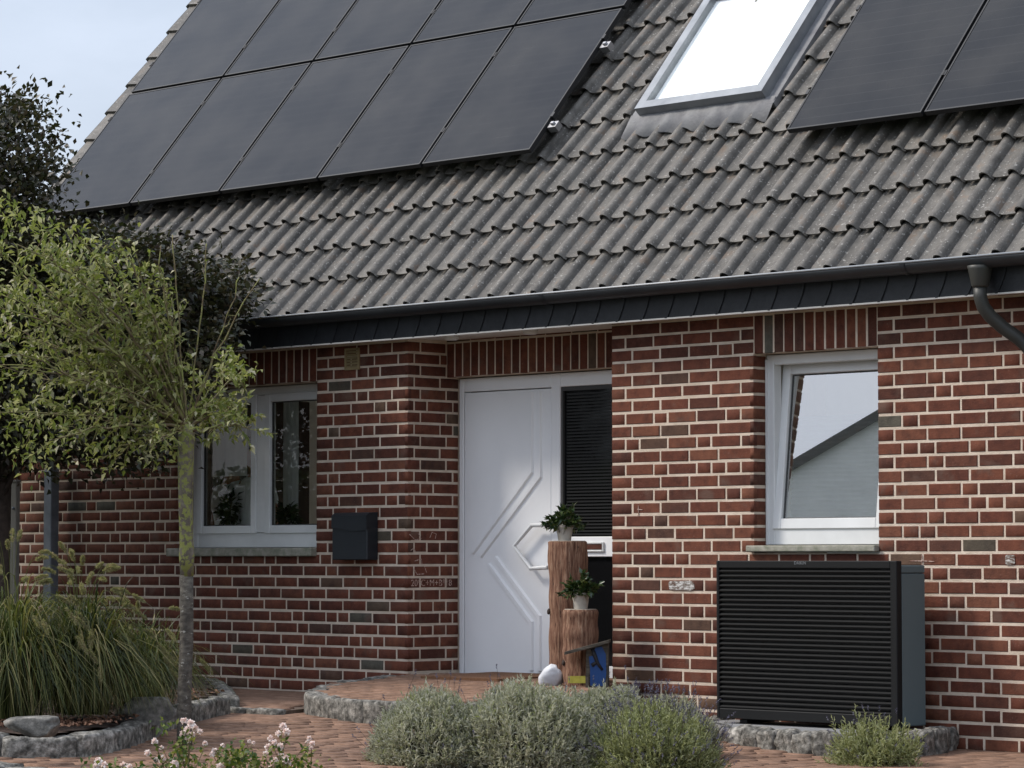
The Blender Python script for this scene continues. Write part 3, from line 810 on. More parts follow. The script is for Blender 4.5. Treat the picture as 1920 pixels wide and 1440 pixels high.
# ---- roof window
sk = HB(); fr = 0.07
for a, b, c, d in ((SKX0, SKX0 + fr, SKS0, SKS1), (SKX1 - fr, SKX1, SKS0, SKS1), (SKX0 + fr, SKX1 - fr, SKS0, SKS0 + fr), (SKX0 + fr, SKX1 - fr, SKS1 - fr, SKS1)):
    P = [roof(a, c, 0.0), roof(b, c, 0.0), roof(b, d, 0.0), roof(a, d, 0.0)]
    n_ = np.array([0, -SA, CA])
    sk.prism(P, n_ * 0.0, n_ * 0.15)
roof_window = sk.build('roof_window', M['skylight_metal'])
n_ = np.array([0, -SA, CA])
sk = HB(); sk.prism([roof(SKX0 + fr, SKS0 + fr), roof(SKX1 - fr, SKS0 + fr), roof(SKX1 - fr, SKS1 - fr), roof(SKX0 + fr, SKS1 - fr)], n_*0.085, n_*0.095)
sk.build('glare_sheet', M['skylight_glare'], roof_window)  # added white sheet under the pane, stands in for the bright sky reflection
sk = HB(); sk.add([p + n_*0.125 for p in (roof(SKX0 + fr, SKS0 + fr), roof(SKX1 - fr, SKS0 + fr), roof(SKX1 - fr, SKS1 - fr), roof(SKX0 + fr, SKS1 - fr))], [(0, 1, 2, 3)])
sk.build('pane', M['glass'], roof_window)
for a, b in ((SKX0 - .085, SKX0 - .002), (SKX1 + .002, SKX1 + .085)):
    sk = HB(); sk.prism([roof(a, SKS0 - .05), roof(b, SKS0 - .05), roof(b, SKS1 + .05), roof(a, SKS1 + .05)], n_*0.03, n_*0.075)
    sk.build('flashing', M['lead'], roof_window)
sk = HB(); xs = np.linspace(SKX0 - .08, SKX1 + .08, 50)
A = [roof(x, SKS0 - 0.19 + 0.01*math.sin(x*40), 0.062 + 0.018*math.sin((x + 11.881)/TW*2*math.pi + 1.2)) for x in xs]
B = [roof(x, SKS0 + 0.01, 0.085) for x in xs]
n5 = len(xs)
sk.add(A + B + [a - n_*0.006 for a in A], [(i, i+1, n5+i+1, n5+i) for i in range(n5-1)] + [(2*n5+i, 2*n5+i+1, i+1, i) for i in range(n5-1)])
sk.build('apron_flashing', M['lead'], roof_window, smooth=True)

# ---- eaves: slate-clad fascia, soffit, gutter, downpipe
FY, FZ0, FZ1 = -0.195, 2.665, 2.90
b = HB(); b.box(RX0, RX1, FY, FY + .03, FZ0 + .004, FZ1); fascia = b.build('fascia', M['underlay'])
i = 0; x = RX0 - .02
while x < RX1:
    sl, wd = 0.075, 0.216
    b = HB()
    # a slate with a slanting, slightly curved right edge; its right side lies on the next slate
    rgt = [(x + wd + .02 + sl*t + 0.018*math.sin(t*math.pi), FZ0 - 0.002 + (FZ1 - .02 - FZ0)*t) for t in np.linspace(0, 1, 6)]
    lft = [(x + sl + .0, FZ1 - .02), (x - .02, FZ0 - .002)]
    poly = rgt + lft
    P = [(px, FY - 0.004 - 0.012*max(0, min(1.2, (px - x)/(wd + sl))), pz) for px, pz in poly]
    b.prism(P, (0, 0, 0), (0, -0.005, 0))
    b.build('slate', M['slate'], fascia)
    x += wd; i += 1
b = HB(); b.box(RX0, XC + .0, FY + .03, m_, TOPW - .008, TOPW + .012); b.box(XC, XN, FY + .03, LD + m_, TOPW - .008, TOPW + .012); b.box(XN, RX1, FY + .03, m_, TOPW - .008, TOPW + .012)
b.box(RX0, RX1, FY - .018, FY + .029, FZ0 - .008, FZ0 + .002)
soffit = b.build('soffit', M['soffit'])
for u, v in ((846, 633), (994, 622)):
    c = Zp(u, v, TOPW - 0.02)
    b = HB(); b.lathe([(.052, 0), (.055, -.006), (.052, -.02), (.040, -.03), (.036, -.031)], 20, (c[0], min(c[1], LD - .08), TOPW - .0085))
    b.build('downlight', M['pvc'], soffit, smooth=True)
b = HB()
GCY, GCZ, GR = -0.292, 2.872, 0.066
ring = [(GCY + GR*math.cos(a), GCZ + GR*math.sin(a)) for a in np.linspace(math.pi, 2*math.pi, 13)]
ring2 = [(GCY + (GR-.005)*math.cos(a), GCZ + (GR-.005)*math.sin(a)) for a in np.linspace(2*math.pi, math.pi, 13)]
poly = [(RX0 - .05, yy, zz) for yy, zz in ring + ring2]
n = len(poly)
V = poly + [(RX1, p[1], p[2]) for p in poly]
b.add(V, [(k, (k+1) % n, n + (k+1) % n, n + k) for k in range(n)])
b.add([(RX0 - .052, yy, zz) for yy, zz in ring], [tuple(range(13))])
gut = b.build('gutter', M['gutter'], smooth=True)
b = HB(); b.tube([(RX0 - .05, GCY - GR, GCZ + .002), (RX1, GCY - GR, GCZ + .002)], 0.0065, 8); b.build('rolled_edge', M['gutter_lip'], gut, smooth=True)
for x in np.arange(RX0 + 1.2, RX1, 3.0):
    b = HB()
    rg = [(GCY + (GR+.004)*math.cos(a), GCZ + (GR+.004)*math.sin(a)) for a in np.linspace(math.pi, 2*math.pi, 13)]
    b.add([(x, p, q) for p, q in rg] + [(x + .035, p, q) for p, q in rg], [(k, k+1, 14+k, 13+k) for k in range(12)])
    b.build('gutter_joint', M['gutter'], gut, smooth=True)
PXd = -10.68
b = HB()
b.lathe([(.075, .0), (.070, -.02), (.050, -.115), (.044, -.125)], 20, (PXd, GCY - .005, GCZ - .05))
outlet_ = b
pipe_pts = [(PXd, GCY - .005, 2.70), (PXd, GCY - .005, 2.64), (PXd + .008, GCY + .012, 2.585), (PXd + .03, GCY + .05, 2.53), (PXd + .075, GCY + .11, 2.465),
            (PXd + .14, GCY + .165, 2.405), (PXd + .185, GCY + .205, 2.345), (PXd + .21, GCY + .22, 2.27), (PXd + .21, GCY + .22, 1.2), (PXd + .21, GCY + .22, 0.0)]
b2 = HB(); b2.tube(pipe_pts, 0.040, 18)
dp = b2.build('downpipe', M['pipe'], smooth=True)
outlet_.build('outlet', M['pipe'], dp, smooth=True)

# ---- vent plate
b = HB(); vx, vz = -16.465, 2.562
b.box(vx - .078, vx + .078, -.012, .0, vz - .078, vz - .062); b.box(vx - .078, vx + .078, -.012, .0, vz + .062, vz + .078)
b.box(vx - .078, vx - .062, -.012, .0, vz - .062, vz + .062); b.box(vx + .062, vx + .078, -.012, .0, vz - .062, vz + .062)
vent = b.build('vent_grille', M['vent'])
for i in range(6):
    b = HB(); z = vz - .062 + i*.0207
    b.add([(vx - .062, -.010, z), (vx + .062, -.010, z), (vx + .062, -.003, z + .017), (vx - .062, -.003, z + .017), (vx - .062, -.006, z), (vx + .062, -.006, z), (vx + .062, .001, z + .017), (vx - .062, .001, z + .017)],
          [(0, 1, 2, 3), (7, 6, 5, 4), (0, 4, 5, 1), (2, 6, 7, 3), (0, 3, 7, 4), (1, 5, 6, 2)])
    b.build('slat', M['vent'], vent)

# ---- windows
def ring_frame(b, x0, x1, z0, z1, y0, y1, t, tb=None, c=0.004):
    tb = tb or t
    b.cbox(x0, x0 + t, y0, y1, z0, z1, c); b.cbox(x1 - t, x1, y0, y1, z0, z1, c)
    b.cbox(x0 + t, x1 - t, y0 + .001, y1 - .001, z0, z0 + tb, c); b.cbox(x0 + t, x1 - t, y0 + .001, y1 - .001, z1 - t, z1, c)
# right window, its sash tilted into the room
YR = 0.123
b = HB(); zb = J(18) + 0.05
ring_frame(b, WR0 + .002, WR1 - .002, zb, HEAD - .002, YR, YR + .075, .062, .125)
b.box(WR0 + .002, WR0 + .016, YR - .012, YR, zb, HEAD - .03)
win_r = b.build('window', M['pvc'])
tag(win_r, 'white window with its sash tilted open and a pleated blind')
sash = empty('sash', (0, 0, 0), parent=win_r)
sx0, sx1, sz0, sz1 = WR0 + .052, WR1 - .05, zb + .100, HEAD - .05
hinge = Vector((-12.17, YR - .012, sz0))
class SBd(MB):
    def build(s, name, mat, parent, **kw):
        s.v = [(a - hinge.x, b_ - hinge.y, c - hinge.z) for a, b_, c in s.v]
        return MB.build(s, name, mat, parent, **kw)
sash.location = hinge - HO; sash.rotation_euler = (R(-6.2), 0, 0)
b = SBd(); ring_frame(b, sx0, sx1, sz0, sz1, YR - .012, YR + .058, .066)
b.build('sash_frame', M['pvc'], sash)
b = SBd(); ring_frame(b, sx0 + .066, sx1 - .066, sz0 + .066, sz1 - .066, YR + .010, YR + .03, .008); b.build('seal', M['seal'], sash)
b = SBd(); b.add([(sx0 + .07, YR + .018, sz0 + .07), (sx1 - .07, YR + .018, sz0 + .07), (sx1 - .07, YR + .018, sz1 - .07), (sx0 + .07, YR + .018, sz1 - .07)], [(0, 1, 2, 3)]); b.build('pane', M['tilt_glass'], sash)
b = SBd(); zt = sz0 + .07 + (sz1 - sz0 - .14) * 0.70; nf = 44
zs = np.linspace(sz0 + .07, zt, nf)
V = [(x, YR + .062 + (0.012 if k % 2 else 0.0), z) for x in (sx0 + .075, sx1 - .075) for k, z in enumerate(zs)]
b.add(V, [(k, nf + k, nf + k + 1, k + 1) for k in range(nf - 1)]); b.box(sx0 + .075, sx1 - .075, YR + .06, YR + .078, zt, zt + .014)
b.build('pleated_blind', M['blind'], sash)
b = HB()
b.cbox(WR0 - .035, WR1 + .003, -.045, YR + .01, J(18) + .006, J(18) + .046, .006)
b.build('sill', M['sill'], win_r)
# left window, two lights
YL = 0.16
zb = J(18) + .045
b = HB(); ring_frame(b, WL0 + .002, WL1 - .002, zb, HEAD - .002, YL, YL + .075, .062, .110)
mu = Yp(490, 900, YL)[0]
b.cbox(mu - .055, mu + .055, YL - .006, YL + .07, zb + .112, HEAD - .066, .005)
win_l = b.build('window', M['pvc']); tag(win_l, 'white two-light window with plants and people behind the glass')
for a, c in ((WL0 + .058, mu - .050), (mu + .050, WL1 - .058)):
    b = HB(); ring_frame(b, a, c, zb + .105, HEAD - .058, YL - .014, YL + .05, .060); s1 = b.build('sash_frame', M['pvc'], win_l)
    b = HB(); ring_frame(b, a + .060, c - .060, zb + .165, HEAD - .118, YL + .008, YL + .03, .008); b.build('seal', M['seal'], win_l)
    b = HB(); b.add([(a + .066, YL + .016, zb + .171), (c - .066, YL + .016, zb + .171), (c - .066, YL + .016, HEAD - .124), (a + .066, YL + .016, HEAD - .124)], [(0, 1, 2, 3)]); b.build('pane', M['glass'], win_l)
b = HB(); b.cbox(WL0 - .06, WL1 + .003, -.055, YL + .01, J(18) + .000 - .02, J(18) + .041, .006); b.build('sill', M['sill'], win_l)
b = HB(); b.box(WL0, WL1, .345, .46, 1.22, 1.25); b.build('inner_sill', M['pvc'], win_l)
# half curtain behind the left light and a pale curtain behind the right one
c0, c1 = Yp(393, 850, .42), Yp(463, 850, .42)
b = HB(); zt, zl = HEAD + .05, Yp(430, 893, .42)[2]
xs = np.linspace(c0[0], c1[0], 24)
V = [(x, .42 + .006*math.sin(k*1.1), z) for z in (zl, zt) for k, x in enumerate(xs)]
b.add(V, [(k, k+1, 25+k, 24+k) for k in range(23)]); b.build('half_curtain', M['blind'], win_l, smooth=True)
c0, c1 = Yp(531, 900, .5), Yp(560, 900, .5)
b = HB(); xs = np.linspace(c0[0], c1[0], 26)
V = [(x, .5 + .014*math.sin(k*1.0), z) for z in (1.27, HEAD - .08) for k, x in enumerate(xs)]
b.add(V, [(k, k+1, 27+k, 26+k) for k in range(25)]); b.build('side_curtain', M['blind'], win_l, smooth=True)

# ---- front door with side light
YD = ND
def D(u, v, y=YD): return Yp(u, v, y)
dx0, dz1, dz0 = D(861, 900)[0], HEAD - .004, 0.300
px_leaf0, px_leaf1, px_post = D(869, 900)[0], D(1033, 900)[0], D(1050, 900)[0]
b = HB()
b.cbox(dx0, px_leaf0, YD, YD + .08, dz0, dz1, .004)
b.cbox(px_leaf1, px_post, YD, YD + .08, dz0, dz1, .004)
b.cbox(XN - .03, XN + .02, YD, YD + .08, dz0, dz1, .004)
b.cbox(px_leaf0, px_leaf1, YD + .001, YD + .079, dz1 - .095, dz1, .004); b.cbox(px_post, XN - .03, YD + .001, YD + .079, dz1 - .095, dz1, .004)
b.cbox(px_post, XN - .03, YD + .001, YD + .079, dz0, dz0 + .10, .004)
door = b.build('front_door', M['door']); tag(door, 'white front door with slanting mouldings and a bent bar handle')
b = HB(); b.box(dx0 - .03, XN + .0, YD + .08, YD + .12, .2, dz1 + .05); b.build('door_back', M['seal'], door)
b = HB(); b.cbox(px_leaf0 + .006, px_leaf1 - .006, YD + .006, YD + .066, dz0 + .012, dz1 - .102, .004); b.build('door_leaf', M['door'], door)
def moulding(pts, wd, name='moulding'):
    b = HB(); yf = YD + .006
    P = [np.array([D(u, v, yf)[0], D(u, v, yf)[2]]) for u, v in pts]
    L, Rr = [], []
    for i in range(len(P)):
        t = P[min(i+1, len(P)-1)] - P[max(i-1, 0)]; t /= np.linalg.norm(t); nn = np.array([-t[1], t[0]])
        k = 1.0
        if 0 < i < len(P)-1:
            t1 = (P[i+1] - P[i]) / np.linalg.norm(P[i+1] - P[i]); k = 1 / max(.5, abs(np.dot(np.array([-t1[1], t1[0]]), nn)))
        L.append(P[i] + nn*wd/2*k); Rr.append(P[i] - nn*wd/2*k)
    n = len(P)
    V = [(p[0], yf + .002, p[1]) for p in L] + [(.75*p[0]+.25*q[0], yf - .014, .75*p[1]+.25*q[1]) for p, q in zip(L, Rr)] + \
        [(.25*p[0]+.75*q[0], yf - .014, .25*p[1]+.75*q[1]) for p, q in zip(L, Rr)] + [(q[0], yf + .002, q[1]) for q in Rr]
    Fs = [(r*n+i, r*n+i+1, (r+1)*n+i+1, (r+1)*n+i) for r in range(3) for i in range(n-1)] + [(0, n, 2*n, 3*n), (n-1, 4*n-1, 3*n-1, 2*n-1)]
    b.add(V, Fs); b.build(name, M['door'], door)
moulding([(997, 735), (997, 884), (887, 1036)], .045)
moulding([(1013, 733), (1013, 893), (902, 1042)], .045)
moulding([(930, 1046), (1012, 1157), (1012, 1258)], .045)
moulding([(917, 1059), (997, 1168), (997, 1257)], .045)
hp_ = [(1026, 984), (997, 985), (964, 1024), (995, 1066), (1026, 1064)]
b = HB(); yh = YD - .055
pts = [D(u, v, yh) for u, v in hp_]
pts = [pts[0] + np.array([0, .06, 0])] + pts + [pts[-1] + np.array([0, .06, 0])]
b.tube(pts, .0155, 10); b.build('door_handle', M['pvc'], door, angle=30, smooth=True)
# side light: dark panes and a letter slot between
zmid0, zmid1 = D(1110, 1044)[2], D(1110, 1006)[2]
b = HB(); b.box(px_post, XN - .03, YD + .03, YD + .036, zmid1, dz1 - .095); b.build('side_pane', M['black_glass'], door)
b = HB(); b.box(px_post, XN - .03, YD + .03, YD + .036, dz0 + .10, zmid0); b.build('side_pane', M['black_glass'], door)
z = zmid1 + .01
while z < dz1 - .14:
    b = HB(); b.box(px_post + .045, XN - .04, YD + .021, YD + .0285, z, z + .012); b.build('slat', M['dark_slat'], door); z += .0225
b = HB(); b.box(px_post, px_post + .018, YD + .012, YD + .029, zmid1, dz1 - .096); b.box(px_post + .018, XN - .03, YD + .012, YD + .029, dz1 - .125, dz1 - .096); b.build('blind_rail', M['seal'], door)
b = HB(); b.cbox(px_post, XN - .03, YD + .004, YD + .029, zmid0, zmid1, .004); sp = b.build('letter_panel', M['door'], door)
q0, q1 = D(1083, 1035), D(1133, 1016)
b = HB(); ring_frame(b, q0[0], q1[0], q0[2], q1[2], YD - .012, YD + .003, .014); b.build('slot_frame', M['pvc'], door)
b = HB(); b.cbox(q0[0] + .016, q1[0] - .016, YD - .006, YD + .003, q0[2] + .016, q1[2] - .016, .003); b.build('slot_flap', M['brick'], door)  # brick red paints a reddish reflection onto the flap
b = HB(); b.box(XC + .005, XN - .005, YD - .05, YD + .1, .2, .300); b.build('threshold', M['slab'], door)

# ---- chalk on the niche wall and small paint marks
def text_mesh(name, body, size, mat, parent, matrix, ext=0.0006):
    cu = bpy.data.curves.new(name, 'FONT'); cu.body = body; cu.size = size; cu.extrude = ext
    cu.space_character = 1.05
    to = bpy.data.objects.new(name, cu); COL.objects.link(to)
    dg = bpy.context.evaluated_depsgraph_get()
    me = bpy.data.meshes.new_from_object(to.evaluated_get(dg))
    bpy.data.objects.remove(to); bpy.data.curves.remove(cu)
    me.materials.clear(); me.materials.append(mat); me.name = name
    me.transform(matrix)
    o = bpy.data.objects.new(name, me)
    return link(o, parent)
p0 = Xp(770, 1099, XC)
mt = Matrix(((0, 0, 1, XC + .0035), (1, 0, 0, p0[1]), (0, 1, 0, p0[2]), (0, 0, 0, 1)))
mt = Matrix.Translation(-HO) @ mt @ Matrix.Diagonal((0.95, 1.0, 1.0, 1.0))
text_mesh('chalk_writing', '20*C+M+B*18', 0.066, M['chalk'], house, mt)
for pts in ([(768, 1002), (778, 1012), (790, 1010), (784, 1000)], [(806, 1008), (810, 998), (818, 1001), (816, 1010)], [(777, 1052), (790, 1048), (791, 1058)], [(776, 1066), (782, 1077), (795, 1076)], [(800, 1074), (796, 1062)], [(770, 1032), (776, 1028), (779, 1034)]):
    b = HB(); P = [Xp(u, v, XC + .002) for u, v in pts]
    b.tube(P, .003, 5); b.build('chalk_line', M['chalk'], house)
for u, v, w_, h_ in ((1278, 1097, .115, .031), (1894, 1049, .035, .030)):
    c = Yp(u, v, -.0025); jr = (32*CO - c[2]) / CO; zc = J(math.floor(jr) + .5)
    b = HB(); n = 26
    P = [(c[0] + w_*max(-1, min(1, 1.25*math.cos(a)))*random.uniform(.93, 1), -.0025, zc + h_*max(-1, min(1, 1.25*math.sin(a)))*random.uniform(.9, 1)) for a in np.linspace(0, 2*math.pi, n, endpoint=False)]
    b.prism(P, (0, 0, 0), (0, -.0015, 0)); b.build('pale_stain', M['pale_paint'], house)
for pts in ([(1707, 1052), (1730, 1052), (1752, 1053)], [(1728, 1040), (1729, 1065)], [(1195, 955), (1205, 956)], [(1197, 948), (1197, 968)]):
    b = HB(); b.tube([Yp(u, v, -.001) for u, v in pts], .0028, 5); b.build('chalk_line', M['chalk'], house)

# ------------------------------------------------------------------ stoop, landing, kerbs, plinth
def smooth_path(P, n=8, closed=False):
    P = [np.array(p, float) for p in P]; out = []
    m = len(P)
    for i in range(m - 1):
        p0, p1, p2, p3 = P[max(i-1, 0)], P[i], P[i+1], P[min(i+2, m-1)]
        for t in np.linspace(0, 1, n, endpoint=False):
            out.append(0.5*((2*p1) + (-p0+p2)*t + (2*p0-5*p1+4*p2-p3)*t*t + (-p0+3*p1-3*p2+p3)*t**3))
    out.append(P[-1]); return out
def inside(x, y, poly):
    c = False; n = len(poly); j = n - 1
    for i in range(n):
        xi, yi = poly[i][:2]; xj, yj = poly[j][:2]
        if (yi > y) != (yj > y) and x < (xj-xi)*(y-yi)/(yj-yi)+xi: c = not c
        j = i
    return c
def along(path, step):
    """points and headings at even spacing along a path"""
    P = np.array(path); seg = np.linalg.norm(np.diff(P, axis=0), axis=1); cum = np.concatenate([[0], np.cumsum(seg)])
    n = max(1, int(round(cum[-1] / step))); out = []
    for i in range(n):
        a, b_ = cum[-1]*i/n, cum[-1]*(i+1)/n
        f = lambda d: np.array([np.interp(d, cum, P[:, 0]), np.interp(d, cum, P[:, 1])])
        pa, pb = f(a), f(b_)
        out.append(((pa+pb)/2, math.atan2(pb[1]-pa[1], pb[0]-pa[0]), np.linalg.norm(pb-pa)))
    return out
ST = [(-15.95, -.01), (-15.78, -.55), (-15.52, -1.08), (-15.05, -1.62), (-14.40, -1.88), (-13.65, -1.90), (-13.17, -1.55), (-13.10, -1.0), (-13.33, -.45), (-13.68, -.01)]
STz = lambda x, y: 0.322 + 0.035*min(0, y)
stp = smooth_path(ST, 6)
stoop = empty('door_stoop', (-14.8, -.9, G(-14.8, -.9)))
tag(stoop, 'rounded raised doorstep of red pavers edged with granite blocks before the white door', 'doorstep')
so = np.array(stoop.location)
cen = np.array([-14.8, -.7])
inner = [cen + (p - cen)*0.93 for p in stp]
b = MB(); n = len(inner)
b.add([(p[0]-so[0], p[1]-so[1], STz(*p)-.012-so[2]) for p in inner] + [(p[0]-so[0], p[1]-so[1], .0-so[2]) for p in inner], [tuple(range(n))] + [(i, (i+1) % n, n+(i+1) % n, n+i) for i in range(n)])
b.build('core', M['joint_sand'], stoop)
for i, (c, h, L) in enumerate(along(stp, .42)):
    H = STz(*c) - G(*c) + .03
    q = cen + (c - cen)*0.965
    stone_block('granite_block', (L + .004, .15, H), M['granite'], 100+i, stoop, (q[0]-so[0], q[1]-so[1], G(*c) - .03 - so[2]), h, rough=.007, cuts=7)
cells = []; row = 0; y = -1.86
inner2 = [cen + (p - cen)*0.905 for p in stp]
poly2 = [tuple(p) for p in inner2]
while y < ND - .05:
    x = -16 + random.uniform(0, .215)
    while x < -13:
        if (y > -.06 and XC + .1 < x < XN - .1) or (y <= -.06 and inside(x, y, poly2)): cells.append((x - so[0], y - so[1], .104, .051, 0))
        x += .215
    y += .108; row += 1
pv = pavers(cells, 'pavers', stoop, M['paver'], lambda x, y: STz(x+so[0], y+so[1]) - .012 - so[2])
b = MB(); b.box(XC + .004 - so[0], XN - .004 - so[0], -.05 - so[1], ND - .05 - so[1], 0 - so[2], .306 - so[2]); b.build('niche_floor', M['joint_sand'], stoop)
# landing left of the stoop
LZ = .168
LP = [(-18.1, -.01), (-17.5, -.45), (-16.5, -1.2), (-15.62, -1.86), (-15.1, -1.78), (-15.3, -1.3), (-15.6, -.9), (-15.85, -.01)]
b = MB(); b.prism([(x, y, LZ - .012) for x, y in LP], (0, 0, -.12), (0, 0, 0)); landing = b.build('landing', M['joint_sand']); tag(landing, kind='structure')
cells = []; row = 0; y = -1.75
while y < -.03:
    x = -18.2 + random.uniform(0, .215)
    while x < -15:
        if inside(x-.1, y, LP) and inside(x+.1, y, LP): cells.append((x, y, .104, .051, 0))
        x += .215
    y += .108; row += 1
pavers(cells, 'pavers', landing, M['paver'], lambda x, y: LZ - .012)
for i, (c, h, L) in enumerate(along([(-15.66, -1.90), (-15.08, -1.82)], .29)):
    stone_block('kerb_stone', (L - .008, .09, .085), M['granite'], 300+i, landing, (c[0], c[1], LZ - .085), h, rough=.006)
# planted bed on the left with its kerb
KP = smooth_path([(-17.5, -5.02), (-15.5, -5.10), (-14.0, -5.12), (-13.42, -4.98), (-13.40, -4.62), (-13.85, -3.98), (-14.60, -3.12), (-15.50, -1.98)], 8)
bed = empty('planting_bed', (-15.2, -3.0, G(-15, -3)))
tag(bed, 'dark soil planting bed with a curved granite kerb at the left', 'planting bed')
bo = np.array(bed.location)
for i, (c, h, L) in enumerate(along(KP, .45)):
    stone_block('kerb_stone', (L + .004, .13, .155 + random.uniform(-.006, .006)), M['granite'], 200+i, bed, (c[0]-bo[0], c[1]-bo[1], G(*c) - .035 - bo[2]), h, rough=.008, cuts=7)
for i, (c, h, L) in enumerate(along([(-15.56, -1.86), (-16.5, -1.14), (-17.5, -.40), (-18.05, -.06)], .33)):
    stone_block('kerb_stone', (L - .007, .12, .13), M['granite'], 260+i, bed, (c[0]-bo[0], c[1]-bo[1], G(*c) - .02 - bo[2]), h, rough=.008)
BP = [tuple(p) for p in KP] + [(-16.5, -1.14), (-17.5, -.40), (-18.05, -.03), (-21.2, -.03), (-21.2, -5.0)]
V, idx = [], {}
gx, gy = np.arange(-21.2, -13.3, .12), np.arange(-5.1, 0.0, .12)
for iy, yy in enumerate(gy):
    for ix, xx in enumerate(gx):
        if inside(xx, yy, BP):
            idx[(ix, iy)] = len(V); V.append((xx-bo[0], yy-bo[1], .205 + .02*mnoise.noise(Vector((xx*3, yy*3, 0))) + .05*max(0, min(1, (-13.9-xx)/1.5)) - bo[2]))
Fq = [(idx[(i, j)], idx[(i+1, j)], idx[(i+1, j+1)], idx[(i, j+1)]) for (i, j) in idx if (i+1, j) in idx and (i+1, j+1) in idx and (i, j+1) in idx]
raw_mesh('soil', V, Fq, M['soil'], bed, smooth=True)
cp = []
for _ in range(1500):
    t = random.random(); q = KP[int(t*(len(KP)-1))]; x, y = q[0] - abs(random.gauss(.0, .35)) - .05, q[1] + abs(random.gauss(0, .3)) + .05
    if inside(x, y, BP): cp.append((x-bo[0], y-bo[1], .235 + .035*max(0, min(1, (-13.9-x)/1.5)) - bo[2]))
cp = np.array(cp); n = len(cp)
o = leaves('bark_mulch', cp, RNG.normal(0, 1, (n, 3))*[1, 1, .25], RNG.uniform(.02, .05, n), RNG.uniform(.01, .025, n), M['stump'], bed); tag(o, kind='stuff')
# plinth under the heat pump
PPt = smooth_path([(-12.95, -.03), (-12.80, -.48), (-12.42, -.76), (-11.95, -.93), (-11.35, -1.06), (-11.00, -1.00), (-10.86, -.72), (-10.95, -.33), (-11.10, -.03)], 6)
plinth = empty('stone_plinth', (-12, -.5, 0)); tag(plinth, 'low plinth of rough granite setts carrying the black heat pump', 'plinth')
pz = .135
cen = np.array([-11.95, -.3])
b = MB(); inn = [cen + (p-cen)*.86 for p in PPt]; n = len(inn)
b.prism([(p[0]+12, p[1]+.5, pz - .012) for p in inn], (0, 0, -.13), (0, 0, 0)); b.build('slab', M['slab'], plinth)
for i, (c, h, L) in enumerate(along(PPt, .165)):
    q = cen + (c-cen)*.93; hh = pz - G(*c) + .03 + random.uniform(-.008, .010)
    stone_block('granite_sett', (L - .012, .15 + random.uniform(-.015, .02), hh), M['granite'], 400+i, plinth, (q[0]+12, q[1]+.5, G(*c) - .03), h + random.uniform(-.06, .06), rough=.016, cuts=5)

# ------------------------------------------------------------------ solar panels
n_ = np.array([0, -SA, CA])
cols = ['first', 'second', 'third', 'fourth', 'fifth']
def solar(x0, x1, s0, s1, label, group):
    g_ = 0.014
    x0, x1, s0, s1 = x0 + g_, x1 - g_, s0 + g_/2, s1 - g_/2
    o0 = roof(x0, s0, W0 + .10)
    t = empty('solar_panel', o0); tag(t, label, 'solar panel', group)
    t.rotation_euler = (AL, 0, 0)
    w_, l_ = x1-x0, s1-s0
    b = MB(); f = .012
    b.box(0, f, 0, l_, -.035, .0); b.box(w_-f, w_, 0, l_, -.035, 0); b.box(f, w_-f, 0, f, -.035, -.0005); b.box(f, w_-f, l_-f, l_, -.035, -.0005)
    b.build('frame', M['solar_frame'], t)
    b = MB(); b.box(f, w_-f, f, l_-f, -.012, -.003); b.build('glass', M['solar'], t)
    for sx in (-.022, w_ - .002):
        for sy in (.33, l_-.33):
            b = MB(); b.box(sx, sx + .024, sy, sy + .045, -.03, .004); b.build('clamp', M['solar_frame'], t)
    return t
for k, (x0, x1, s0, s1) in enumerate(PANELS):
    if k < 10:
        solar(x0, x1, s0, s1, 'black solar panel, %s from the left verge in the %s row of the large array' % (cols[k//2], 'lower' if k % 2 == 0 else 'upper'), 'solar panels on the left part of the roof')
    else:
        solar(x0, x1, s0, s1, 'black solar panel right of the roof window, the %s of the pair' % ('left one' if k == 10 else 'right one'), 'solar panels on the right part of the roof')
for nm, pts in (('left', ((-15.19, 1.62), (-15.19, 2.45))),):
    for x, s in pts:
        c = roof(x, s, W0 + .06)
        r = MB(); r.box(-.03, .05, -.03, .03, -.03, .02); r.cbox(.0, .03, -.012, .012, .02, .04, .003)
        o = r.build('rail_end', M['steel']); o.location = c; o.rotation_euler = (AL, 0, 0)
        tag(o, 'bright metal rail end beside the large array, %s' % ('lower of the two' if s < 2 else 'upper of the two'), 'rail end', 'rail ends of the solar panels')

# ------------------------------------------------------------------ heat pump
hx0, hx1, hy0, hy1, hz0, hz1 = -12.590, -11.185, -.450, -.175, .140, 1.118
hpn = empty('heat_pump', ((hx0+hx1)/2, (hy0+hy1)/2, hz0)); tag(hpn, 'wide black heat pump with horizontal louvres and grey side under the right window', 'heat pump')
ho = np.array(hpn.location)
class PB(MB):
    def build(s, name, mat, parent=None, **kw):
        s.v = [(a-ho[0], b_-ho[1], c-ho[2]) for a, b_, c in s.v]; return MB.build(s, name, mat, parent or hpn, **kw)
b = PB(); b.cbox(hx0 + .02, hx1 - .004, hy0 + .052, hy1, hz0 + .012, hz1 - .075, .006); casing = b.build('casing', M['pump_side'])
b = PB(); b.cbox(hx0 + .02, hx1 - .004, hy0 + .052, hy1, hz1 - .072, hz1 - .026, .006); b.build('lid', M['pump_side'])
b = PB(); b.box(hx0 + .03, hx1 - .014, hy0 + .06, hy1 - .01, hz1 - .076, hz1 - .071); b.build('lid_gap', M['seal'])
b = PB(); ft = .022
b.cbox(hx0, hx0 + ft, hy0, hy0 + .05, hz0 + .015, hz1, .004); b.cbox(hx1 - .05, hx1, hy0, hy0 + .05, hz0 + .015, hz1, .004)
